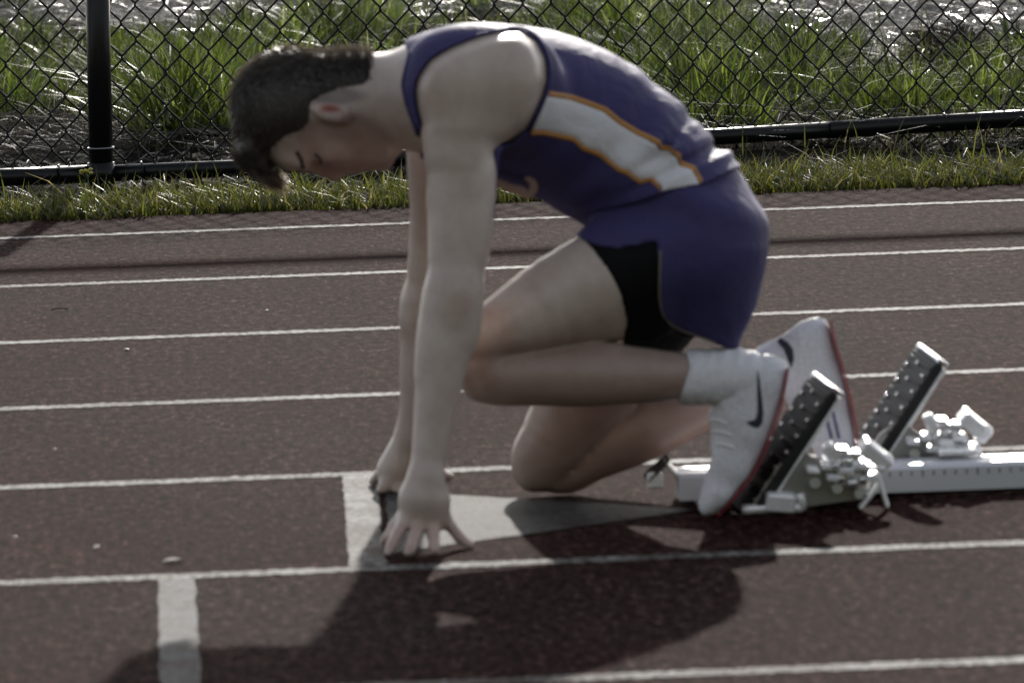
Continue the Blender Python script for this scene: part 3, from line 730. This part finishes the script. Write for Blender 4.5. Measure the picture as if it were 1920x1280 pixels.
loose = [(1040, 394), (1115, 386), (1233, 348), (1312, 329), (1393, 290), (1470, 380), (1470, 560), (1396, 662), (1385, 661), (1340, 644), (1290, 625), (1258, 612), (1240, 592), (1233, 560), (1236, 500), (1230, 452), (1195, 461), (1158, 467), (1120, 462), (1094, 450), (1074, 436)]
Sd = smax(sb_, (poly_sd(Us, Vs_, loose)*MP).astype(np.float32), .003)
VS, FS_ = gs.mesh(Sd, 2); shorts = under(mesh_obj('shorts', VS, FS_, M_NAVY), person); shorts['label'] = 'loose navy running shorts with a side split'
ts = bvh(VS, FS_)
M_GREY = cloth_mat('hem_tape', (.16, .15, .12), .7, .1)
binding('hem_tape', [(1238, 470), (1237, 520), (1237, 560), (1243, 590), (1262, 611), (1295, 625), (1340, 641)], ts, M_GREY, shorts, .0018)

# ---- socks and shoes
M_SOCK = cloth_mat('sock_knit', (.66, .66, .70), .8, .3, .2, 500)
M_SHOE = cloth_mat('shoe_mesh', (.62, .62, .67), .6, .1, .35, 300)
M_SOLE = mat('red_sole', (.28, .03, .05), .5); M_MARK = mat('navy_print', (.010, .012, .035), .5); M_LIN = mat('dark_lining', (.03, .03, .045), .8)
M_TOE = mat('white_rim', (.75, .75, .74), .5)
gk = Grid((.72, .30, .0), (1.10, .82, .30), .003)
Uk, Vk = gk.pixels(); Yk = gk.ax[1][None, :, None]
Ns = gk.group(nshank+chain([(1300, 708, .425, 46), (1360, 708, .434, 46), (1400, 706, .437, 46)]), .015); Fs = gk.group(fshank, .015)
sk = [(1283, 640), (1292, 690), (1280, 730), (1266, 770), (1330, 800), (1420, 800), (1440, 640)]
d = smax(np.where(Yk < .58, Ns, .1)-.0035-(.0012*np.sin(Uk*.24+Vk*.05)).astype(np.float32), (poly_sd(Uk, Vk, sk)*MP).astype(np.float32), .003)
V_, F_ = gk.mesh(d, 2); under(mesh_obj('sock', V_, F_, M_SOCK), person)
d = smax(np.where(Yk > .58, Fs, .1)-.0035, (poly_sd(Uk, Vk, [(1400, 640), (1392, 690), (1410, 740), (1500, 740), (1500, 640)])*MP).astype(np.float32), .003)
V_, F_ = gk.mesh(d, 2); under(mesh_obj('sock', V_, F_, M_SOCK), person)
def shoe(cones, clip, near):
    d = gk.group(cones, .02); d = smax(d, (poly_sd(Uk, Vk, clip)*MP).astype(np.float32), .006)
    V_, F_ = gk.mesh(d, 2); return V_, F_
# near shoe
nc = chain([(1432, 722, .438, 58, 1.15), (1398, 800, .437, 60, 1.15), (1374, 870, .436, 50, 1.0), (1348, 925, .437, 30, .65), (1330, 948, .438, 20, .55)])
nc += chain([(1372, 712, .437, 54), (1380, 760, .437, 50)])
ncl = [(1396, 640), (1440, 652), (1480, 678), (1476, 700), (1462, 760), (1448, 800), (1430, 850), (1404, 895), (1368, 938), (1340, 966), (1316, 972), (1300, 950), (1318, 905), (1334, 860), (1330, 800), (1322, 775), (1345, 755), (1372, 735), (1392, 700)]
V_, F_ = shoe(nc, ncl, True); sn = under(mesh_obj('shoe', V_, F_, M_SHOE), person); tn = bvh(V_, F_)
sn['label'] = 'white spiked shoe pressed on the front block pedal'
def tube_px(name, path, Y, r, m, parent, n=30, flat=1):
    pts = curve([P(x, y, Yq) for (x, y), Yq in zip(path, Y if isinstance(Y, (list, tuple)) else [Y]*len(path))], n)
    mb = MB(); mb.tube(pts, r, 8); return mb.build(name, m, parent, True)
def sole(path, Y0, Y1, th, m, parent):
    """plate under the shoe: pixel path swept across the shoe width"""
    c = curve([(x, y) for x, y in path], 28); V = []; F = []
    for i, q in enumerate(c):
        t = i/27; w_ = (.72+.28*math.sin(math.pi*min(1, t*1.15)))*(1 if t < .85 else 1-.35*(t-.85)/.15)
        ym = (Y0+Y1)/2; hw = (Y1-Y0)/2*w_
        nxt = c[min(i+1, 27)]-c[max(i-1, 0)]; nn = np.array([-nxt[1], nxt[0]]); nn /= np.linalg.norm(nn)
        for Yq in (ym-hw, ym+hw):
            for o_ in (0, th): V.append(P(q[0]-nn[0]*o_, q[1]-nn[1]*o_, Yq))
    for i in range(27):
        a = i*4; b = a+4
        F += [(a, b, b+1, a+1), (a+3, b+3, b+2, a+2), (a+1, b+1, b+3, a+3), (a+2, b+2, b, a)]
    F += [(0, 1, 3, 2), (108+2, 108+3, 108+1, 108)]
    return under(mesh_obj('sole', V, F, m, None, False), parent)
sole([(1476, 690), (1463, 760), (1448, 803), (1430, 851), (1404, 896), (1369, 939), (1342, 968)], .390, .486, 4, M_SOLE, sn)
def decal(name, poly, tree, m, parent, off=.0012, n=9):
    """filled outline laid on the surface: rows between left and right edge"""
    us = [p[0] for p in poly]; vs_ = [p[1] for p in poly]; V = []; F = []; rows = np.linspace(min(vs_)+.3, max(vs_)-.3, 40); k = len(poly); prev = None
    for v in rows:
        xs = sorted(poly[i][0]+(v-poly[i][1])*(poly[(i+1) % k][0]-poly[i][0])/(poly[(i+1) % k][1]-poly[i][1]) for i in range(k) if (poly[i][1] > v) != (poly[(i+1) % k][1] > v))
        if len(xs) < 2: prev = None; continue
        line = []
        for t in np.linspace(0, 1, n):
            p = cast(tree, xs[0]+(xs[-1]-xs[0])*t, v, off)
            if p is None: break
            V.append(p); line.append(len(V)-1)
        if len(line) < n: prev = None; continue
        if prev: F += [(prev[i], prev[i+1], line[i+1], line[i]) for i in range(n-1)]
        prev = line
    return under(mesh_obj(name, V, F, m), parent)
decal('emblem', [(1419, 684), (1424, 712), (1429, 752), (1431, 775), (1429, 793), (1421, 802), (1410, 800), (1401, 792), (1398, 788), (1408, 790), (1416, 786), (1420, 772), (1420, 740)], tn, M_MARK, sn)
binding('collar', [(1398, 652), (1420, 650), (1450, 658), (1475, 680)], tn, M_TOE, sn, .0035, -.001)
for k, (x, y) in enumerate(((1338, 790), (1345, 812), (1350, 836))): binding('lace', [(x-6, y-4), (x+10, y-2), (x+26, y+4)], tn, M_TOE, sn, .0022, .0005)
# far shoe
fc = chain([(1510, 650, .70, 62, 1.25), (1536, 730, .70, 58, 1.2), (1562, 810, .70, 48, 1.0), (1580, 875, .70, 32, .75), (1586, 905, .70, 20, .6)])
fc += chain([(1450, 690, .697, 48), (1490, 690, .698, 46)])
fcl = [(1396, 655), (1420, 648), (1462, 632), (1500, 604), (1530, 594), (1553, 596), (1562, 640), (1580, 700), (1596, 770), (1606, 840), (1600, 930), (1570, 930), (1545, 880), (1500, 800), (1450, 750), (1400, 720)]
V_, F_ = shoe(fc, fcl, False); sf = under(mesh_obj('shoe', V_, F_, M_SHOE), person); tf = bvh(V_, F_)
sf['label'] = 'white spiked shoe raised with heel up on the rear block pedal'
sole([(1556, 602), (1563, 640), (1581, 700), (1597, 770), (1607, 840), (1604, 915)], .655, .745, 4, M_SOLE, sf)
binding('collar', [(1402, 655), (1440, 643), (1470, 630), (1500, 607), (1530, 598), (1548, 599)], tf, M_TOE, sf, .0032, -.001)
decal('lining', [(1462, 632), (1478, 642), (1487, 655), (1489, 672), (1484, 690), (1476, 672), (1470, 655), (1458, 642)], tf, M_LIN, sf)
for dx in (0, 14): decal('stripe', [(1544+dx, 768), (1549+dx, 768), (1562+dx, 822), (1556+dx, 822)], tf, mat('purple_print', (.10, .09, .2), .6), sf, .0012, 4)

# ---- hair
gh = Grid((.07, YM-.11, .42), (.36, YM+.11, .76), .0035)
Uh, Vh = gh.pixels()
HL = [(700, 100), (697, 150), (688, 163), (650, 170), (606, 182), (588, 196), (583, 232), (566, 250), (540, 258), (512, 282), (503, 298), (512, 322), (532, 342), (526, 352), (486, 345), (440, 310), (410, 230), (410, 140), (460, 70), (560, 60)]
Hd = smin(gh.group([Ell(P(552, 204, HY), (110*MP, .0745, 104*MP), .1)], .01), gh.group(neck, .03), .022)
top = np.clip((170-Vh)/90, 0, 1)+np.clip((500-Uh)/70, 0, 1)
Hd = Hd-((.003+.006*np.clip(top, 0, 1))*np.clip(-poly_sd(Uh, Vh, HL)/45, .05, 1)).astype(np.float32)
quiff = gh.group(chain([(466, 280, HY, 30, .5), (488, 312, HY, 17, .4), (512, 332, HY, 9, .3)]), .01)
Hd = smin(Hd, quiff, .02)
Hd = smax(Hd, (poly_sd(Uh, Vh, HL)*MP).astype(np.float32), .004)
VH, FH = gh.mesh(Hd, 2)
M_HAIR = mat('hair', (.022, .017, .014), .45, .5); q = N(M_HAIR); q.l(q.ramp(q.noise(180, 3, .7), [(.3, (.010, .008, .007)), (.7, (.040, .031, .025))]), q.b.inputs['Base Color']); q.bump(q.noise(300, 3, .7), .4, .002)
hair = under(mesh_obj('hair', VH, FH, M_HAIR), person); hair['label'] = 'short dark brown hair with a longer fringe'
# strands
a, b, c_ = VH[FH[:, 0]], VH[FH[:, 1]], VH[FH[:, 2]]; nr = np.cross(b-a, c_-a); nr /= np.linalg.norm(nr, axis=1)[:, None]+1e-12
cen = VH[FH].mean(1); hc = P(548, 204, HY)
out = cen-hc; sgn = np.sign((nr*out).sum(1)); nr *= sgn[:, None]
uu, vv = proj(cen); ok = (out*nr).sum(1) > .03
ids = rng.choice(np.where(ok)[0], 22000); B = cen[ids]+rng.normal(0, .0026, (22000, 3))-nr[ids]*.0015; n_ = nr[ids]
u_, v_ = proj(B)
th = np.arctan2(B[:, 2]-hc[2], B[:, 0]-hc[0]); flow = np.stack([-np.sin(th), 0*th, np.cos(th)], 1)       # round the skull from nape to fringe
ln = .004+.009*np.clip((170-v_)/80, 0, 1)+.009*np.clip((500-u_)/70, 0, 1)+.010*np.clip((v_-285)/50, 0, 1)
dr = n_*.38+flow*(.8+.2*rng.random((len(B), 1)))+rng.normal(0, .13, B.shape); dr /= np.linalg.norm(dr, axis=1)[:, None]
sd = np.cross(dr, rng.normal(0, 1, B.shape)); sd /= np.linalg.norm(sd, axis=1)[:, None]; wd = .00055
L_ = (ln*rng.uniform(.5, 1.25, len(B)))[:, None]
m1 = B+dr*L_*.55; m2 = B+dr*L_+flow*L_*.25
V_ = np.stack([B-sd*wd, B+sd*wd, m1-sd*wd*.8, m1+sd*wd*.8, m2-sd*wd*.25, m2+sd*wd*.25], 1).reshape(-1, 3); b_ = np.arange(len(B))*6
F_ = np.concatenate([np.stack([b_, b_+1, b_+3, b_+2], 1), np.stack([b_+2, b_+3, b_+5, b_+4], 1)])
M_STRAND = mat('hair_strand', (.020, .015, .012), .38, .4); t_ = M_STRAND.node_tree
tr_ = t_.nodes.new('ShaderNodeBsdfTranslucent'); tr_.inputs[0].default_value = (.34, .27, .20, 1); mx_ = t_.nodes.new('ShaderNodeMixShader'); mx_.inputs[0].default_value = .10
t_.links.new(t_.nodes['Principled BSDF'].outputs[0], mx_.inputs[1]); t_.links.new(tr_.outputs[0], mx_.inputs[2]); t_.links.new(mx_.outputs[0], t_.nodes['Material Output'].inputs[0])
o = under(mesh_obj('hair_strands', V_, F_, M_STRAND), hair); o['kind'] = 'stuff'
nq = 900; t_q = rng.random(nq); qa = np.array([P(478, 318, HY), P(512, 338, HY)]); Bq = qa[0]+(qa[1]-qa[0])*t_q[:, None]+np.stack([rng.normal(0, .004, nq), rng.normal(0, .022, nq), rng.normal(0, .005, nq)], 1)
dq = np.array([.75, 0, -.5])+rng.normal(0, .22, (nq, 3)); dq /= np.linalg.norm(dq, axis=1)[:, None]; Lq = rng.uniform(.012, .028, nq)[:, None]; sq = np.cross(dq, rng.normal(0, 1, (nq, 3))); sq /= np.linalg.norm(sq, axis=1)[:, None]
e1 = Bq+dq*Lq*.6; e2 = Bq+dq*Lq+np.array([.006, 0, .004])*rng.random((nq, 1))
V_ = np.stack([Bq-sq*.0006, Bq+sq*.0006, e1-sq*.0005, e1+sq*.0005, e2-sq*.0002, e2+sq*.0002], 1).reshape(-1, 3); b_ = np.arange(nq)*6
F_ = np.concatenate([np.stack([b_, b_+1, b_+3, b_+2], 1), np.stack([b_+2, b_+3, b_+5, b_+4], 1)])
M_FRINGE = M_STRAND.copy(); M_FRINGE.name = 'fringe_strand'; [n for n in M_FRINGE.node_tree.nodes if n.type == 'MIX_SHADER'][0].inputs[0].default_value = .55
o = under(mesh_obj('fringe', V_, F_, M_FRINGE), hair); o['kind'] = 'stuff'
tb = bvh(VB, FB)
M_BROW = mat('brow_hair', (.03, .022, .018), .7)
binding('eyebrow', [(556, 284), (563, 297), (567, 308), (568, 315)], tb, M_BROW, person, .0032, .0004)
binding('eyelash', [(590, 288), (597, 294), (602, 301), (601, 306)], tb, M_BROW, person, .0018, .0006)

# ------------------------------------------------------------------ starting block
M_ALU = mat('aluminium', (.92, .92, .93), .3, .5, .35); q = N(M_ALU); q.bump(q.noise(80, 3), .12, .002)
q.l(q.ramp(q.noise(35, 3), [(.3, (.20, .20, .20)), (.7, (.40, .40, .40))]), q.b.inputs['Roughness'])
M_RAIL = mat('rail_aluminium', (.62, .63, .68), .42, .5, .25)
M_RUB = mat('black_rubber', (.012, .012, .012), .55, .4); q = N(M_RUB); q.bump(q.noise(300, 3), .4, .003)
M_STUD = mat('stud_metal', (.7, .7, .7), .25, .5, .8); M_TICK = mat('tick_print', (.10, .10, .14), .6)
M_CAST = mat('cast_metal', (.34, .34, .35), .42, .5, .9)
blk = empty('starting_block', (1.1, .60, 0)); tag(blk, 'silver starting block with two black studded pedals behind the runner', 'starting block')
RY0, RY1, RX0, RX1, RZ0, RZ1 = .556, .648, .772, 1.75, .006, .047
mb = MB()
prof = [(RY0, RZ0), (RY0, RZ1-.006), (RY0+.006, RZ1), (RY0+.034, RZ1), (RY0+.036, RZ1-.008), (RY1-.036, RZ1-.008), (RY1-.034, RZ1), (RY1-.006, RZ1), (RY1, RZ1-.006), (RY1, RZ0)]
mb.prism([(RX0, y, z) for y, z in prof], (RX1-RX0, 0, 0)); rail = mb.build('rail', M_RAIL, blk)
tick = MB().box((0, 0, 0), (.0011, 0, 0), (0, .0006, 0), (0, 0, .004), .0002)
for i in range(40):
    k = i*.021; mb = MB(); hgt_ = .0055 if i % 5 == 0 else .0035
    mb.box((1.06+k*.8, RY0-.0004, RZ1-.013), (.0011, 0, 0), (0, .0006, 0), (0, 0, hgt_), .0002); o = mb.build('tick_mark', M_TICK); o.parent = rail; o.matrix_parent_inverse = Matrix.Identity(4)
mb = MB(); p0, p1 = P(1213, 893, .60), P(1250, 861, .60); mb.box((p0+p1)/2, (p1-p0)*.5, (0, .045, 0), np.array([.004, 0, .005]), .002); mb.build('front_lever', M_RUB, blk)
mb = MB(); mb.box(((RX0+p1[0])/2, .60, .05), ((RX0-p1[0])/2+.004, 0, -.012), (0, .03, 0), (0.001, 0, .004), .002); mb.box(P(1228, 905, .57)+np.array([0, 0, .004]), (.012, 0, 0), (0, .012, 0), (0, 0, .012), .003); mb.tube([P(1228, 905, .60), P(1222, 888, .60)], .005, 8); mb.build('front_anchor', M_ALU, blk)
for xx in (.80, 1.02, 1.45):
    for sy in (RY0+.01, RY1-.01):
        mb = MB(); mb.tube([(xx, sy, 0), (xx, sy, .008)], [.003, .006], 8); mb.build('spike', M_ALU, blk)
def pedal(top_px, bot_px, Yc, near):
    root = None
    T, Bt = P(*top_px, Yc), P(*bot_px, Yc)
    along = T-Bt; L = np.linalg.norm(along); a = along/L
    wv = np.array([.024, -.098, -.014]); wv = wv-a*(wv@a); wh = wv/2; wn = wv/np.linalg.norm(wv)
    n = np.cross(wn, a); n /= np.linalg.norm(n)
    if n[0] > 0: n = -n          # facing the runner (towards -X)
    c = (T+Bt)/2
    mb = MB(); mb.box(c, a*L/2, wh, n*.008, .003); pad = mb.build('pedal', M_RUB, blk)
    pad['label'] = 'front pedal' if near else 'rear pedal'
    mb = MB(); mb.box(c-n*.0115, a*L/2*.98, wh*.98, n*.0032, .001); o = mb.build('backing_plate', M_ALU); o.parent = pad
    mb = MB(); mb.box(T+a*.004-n*.003, a*.0035, wh*1.0, n*.011, .002); o = mb.build('top_edge', M_STUD); o.parent = pad
    for i in range(7):
        for s in (-.72, .72, -.1):
            p = Bt+a*L*(.12+.125*i)+wh*s+n*.008+(a*.012 if s == -.1 else 0)
            mb = MB(); mb.tube([p-n*.001, p+n*.0022, p+n*.0034], [.0042, .0040, .0022], 8); o = mb.build('stud', M_STUD, None, True); o.parent = pad
    for i in range(8):
        mb = MB(); mb.box(Bt+a*L*(.06+.125*i)+n*.0088, a*.0022, wh*.92, n*.0016, .0006); o = mb.build('ridge', M_RUB); o.parent = pad
    return pad, T, Bt, a, wn, n, L
pads = [pedal((1546, 722), (1392, 958), .470, True), pedal((1743, 668), (1590, 905), .715, False)]
def bracket(T, Bt, a, wn, n, L, Yc, dx, dy):
    """cast carrier behind a pedal: foot, cheeks, adjuster, toothed wedge, locking plate, pins, struts"""
    back = -n; Yn = Yc-.045
    p = lambda x, y, Y=Yn: P(x+dx, y+dy, Y)
    fp = [p(1392, 966), p(1440, 968), p(1478, 966), p(1503, 950), p(1500, 925)]
    for q in fp: q[2] = max(q[2], .007)
    mb = MB(); mb.tube(curve(fp, 14), .0075, 10); f = mb.build('bracket', M_ALU, blk, True)
    def sub(name, mb, m=M_ALU, sm=False): o = mb.build(name, m, None, sm); o.parent = f; return o
    def bx(name, x, y, hx, hy, sl=0, hY=.02, Y=Yn, bev=.003, m=M_ALU):
        """block centred on a photo point; hx, hy half size in pixels, sl = tilt of its long axis (radians)"""
        c = p(x, y, Y); k = mpp(Y); ca, sa = math.cos(sl), math.sin(sl)
        mb = MB(); mb.box(c, np.array([ca, 0, -sa])*hx*k, (0, hY, hY*.12), np.array([sa, -.12, ca])*hy*k, bev); return sub(name, mb, m)
    bx('adjuster', 1462, 938, 28, 17, .12, .022)
    for s in (-.02, .05):
        q = [p(x, y, Yn+.02+s) for x, y in ((1405, 955), (1462, 868), (1500, 840), (1530, 862), (1600, 905), (1612, 935), (1520, 948), (1490, 955), (1430, 962))]
        mb = MB(); mb.prism(q, (0, .006, 0)); sub('cheek', mb, M_CAST)
    bx('locking_catch', 1558, 848, 10, 20, -.35, .012, Yn, .003)
    bx('locking_bar', 1592, 853, 24, 7, .02, .008)
    bx('locking_plate', 1640, 850, 32, 14, .72, .024, Yn, .003)
    mb = MB(); mb.tube([p(1660, 863, Yn-.02), p(1662, 863, Yn+.01)], .011, 10); sub('knob', mb, M_ALU, True)
    bx('wedge', 1595, 888, 34, 20, .2, .034, Yn+.02, .005)
    for k, (x, y) in enumerate(((1566, 872), (1584, 864), (1604, 868), (1622, 880), (1575, 896), (1598, 905), (1618, 898))):
        mb = MB(); mb.tube([p(x, y, Yn-.022), p(x, y, Yn+.05)], .0072+.0012*(k % 3), 9); sub('pin', mb, M_STUD, True)
    for x, y in ((1570, 915), (1528, 905), (1612, 925)):
        mb = MB(); mb.tube([p(x, y, Yn-.018), p(x, y, Yn+.01)], [.009, .009], 6); sub('bolt', mb, M_CAST)
    for (x0, y0, x1, y1, th) in ((1612, 954, 1650, 905, 7), (1664, 958, 1644, 885, 7)):
        A, B_ = p(x0, y0, Yn-.012), p(x1, y1, Yn-.012); A[2] = max(A[2], .004); d = (B_-A); nn = np.array([d[2], 0, -d[0]]); nn /= np.linalg.norm(nn)
        mb = MB(); mb.box((A+B_)/2, d/2, (0, .012, 0), nn*th*.5*MP, .0012); sub('strut', mb)
    for x, y, a_, b_ in ((1548, 872, 9, 6), (1578, 842, 12, 5), (1612, 872, 13, 6), (1634, 893, 12, 7), (1650, 876, 9, 6), (1586, 880, 14, 7), (1560, 893, 11, 6), (1524, 880, 12, 5), (1606, 848, 9, 4)):
        bx('tooth', x, y, a_, b_, .1, .016, Yn-.012, .002)
    hx = p(1600, 900)[0]
    mb = MB(); mb.box((hx, .5*(Yc+(RY0+RY1)/2), .058), (.030, 0, 0), (0, abs(Yc-.602)/2+.01, 0), (0, 0, .0045), .002); sub('cross_plate', mb)
bracket(*pads[0][1:], .470, 0, 0); bracket(*pads[1][1:], .715, 187, -54)

# ------------------------------------------------------------------ small things
M_STEM = mat('weed_stem', (.10, .12, .045), .6); M_PETAL = mat('yellow_petal', (.42, .38, .06), .6); M_LEAF = mat('dry_leaf', (.14, .115, .10), .8)
fb = P(165, 372, 6.42); fb[2] = 0; ft = P(163, 322, 6.42)
flw = empty('wildflower', tuple(fb)); tag(flw, 'yellow topped weed standing in the grass beside the black fence post', 'flower')
mb = MB(); mb.tube(curve([fb, fb*.5+ft*.5+np.array([.002, 0, 0]), ft], 8), .0016, 6); mb.build('stem', M_STEM, flw, True)
for k in range(7):
    a = k*.9; c = ft+np.array([  .014*math.cos(a)*(k > 0), .014*math.sin(a)*(k > 0), .004*math.sin(k*1.7)])
    mb = MB(); mb.tube([c-np.array([0, 0, .003]), c, c+np.array([0, 0, .004])], [.001, .0062, .0034], 7); mb.build('flower_head', M_PETAL, flw, True)
    mb = MB(); mb.tube([ft-np.array([0, 0, .016]), c-np.array([0, 0, .003])], .0007, 5); mb.build('flower_stalk', M_STEM, flw, True)
for s, h in ((1, .45), (-1, .3)):
    p = fb+(ft-fb)*h; mb = MB(); mb.add([p, p+np.array([s*.012, -.004, .010]), p+np.array([s*.026, 0, .012]), p+np.array([s*.012, .004, .007])], [(0, 1, 2, 3)]); mb.build('leaf', M_STEM, flw)
def scrap(px, py, L, W, rot, m, name, label, cat, lift=.001):
    c = G(px, py); V = []; F = []; n = 7
    for i in range(n):
        t = i/(n-1); w_ = W*math.sin(math.pi*(.08+.86*t))**.8*.5
        x = (t-.5)*L; z = lift+.002*math.sin(math.pi*t)+.001
        for s in (-1, 0, 1):
            y = s*w_; V.append((c[0]+x*math.cos(rot)-y*math.sin(rot), c[1]+x*math.sin(rot)+y*math.cos(rot), z+(.002 if s else 0)))
    for i in range(n-1):
        for j in range(2): F.append((i*3+j, i*3+j+1, i*3+j+4, i*3+j+3))
    o = mesh_obj(name, V, F, m); tag(o, label, cat); return o
M_PALE = mat('pale_leaf', (.055, .046, .042), .8)
scrap(325, 1054, .030, .02, .3, M_PALE, 'dry_leaf', 'pale dry leaf beside the lane line above the grey stagger line', 'leaf')
scrap(185, 1029, .018, .012, .8, M_LEAF, 'dry_leaf', 'tiny tan leaf crumb alone in the runner\'s lane ahead of the start line', 'leaf')
scrap(112, 583, .035, .006, .1, M_PALE, 'dry_stalk', 'thin pale dry grass stalk lying on the track', 'stalk')
def pebble(px, py, r, label):
    c = G(px, py); V = []; F = []; rg = np.random.default_rng(int(px)); n = 8
    for i in range(5):
        th = math.pi*(i+.35)/5.2
        for j in range(n): a = 2*math.pi*j/n; k = r*(1+.25*rg.normal()*.5); V.append((c[0]+k*math.sin(th)*math.cos(a), c[1]+k*.8*math.sin(th)*math.sin(a), r*.35+k*.36*math.cos(th)))
    for i in range(4):
        for j in range(n): F.append((i*n+j, (i+1)*n+j, (i+1)*n+(j+1) % n, i*n+(j+1) % n))
    F += [tuple(range(n)), tuple(4*n+n-1-j for j in range(n))]
    tag(mesh_obj('pebble', V, F, M_STONE), label, 'pebble')
M_STONE = mat('pale_stone', (.40, .39, .37), .5)
pebble(237, 657, .0055, 'small white pebble on the track between two lane lines')
pebble(28, 1008, .004, 'whitish pebble in the runner\'s lane far ahead of the start line')
pebble(102, 843, .0035, 'tiny white pebble in the lane beyond the runner\'s lane')
pebble(500, 583, .004, 'tiny bright pebble in the lane with the thin dry stalk')
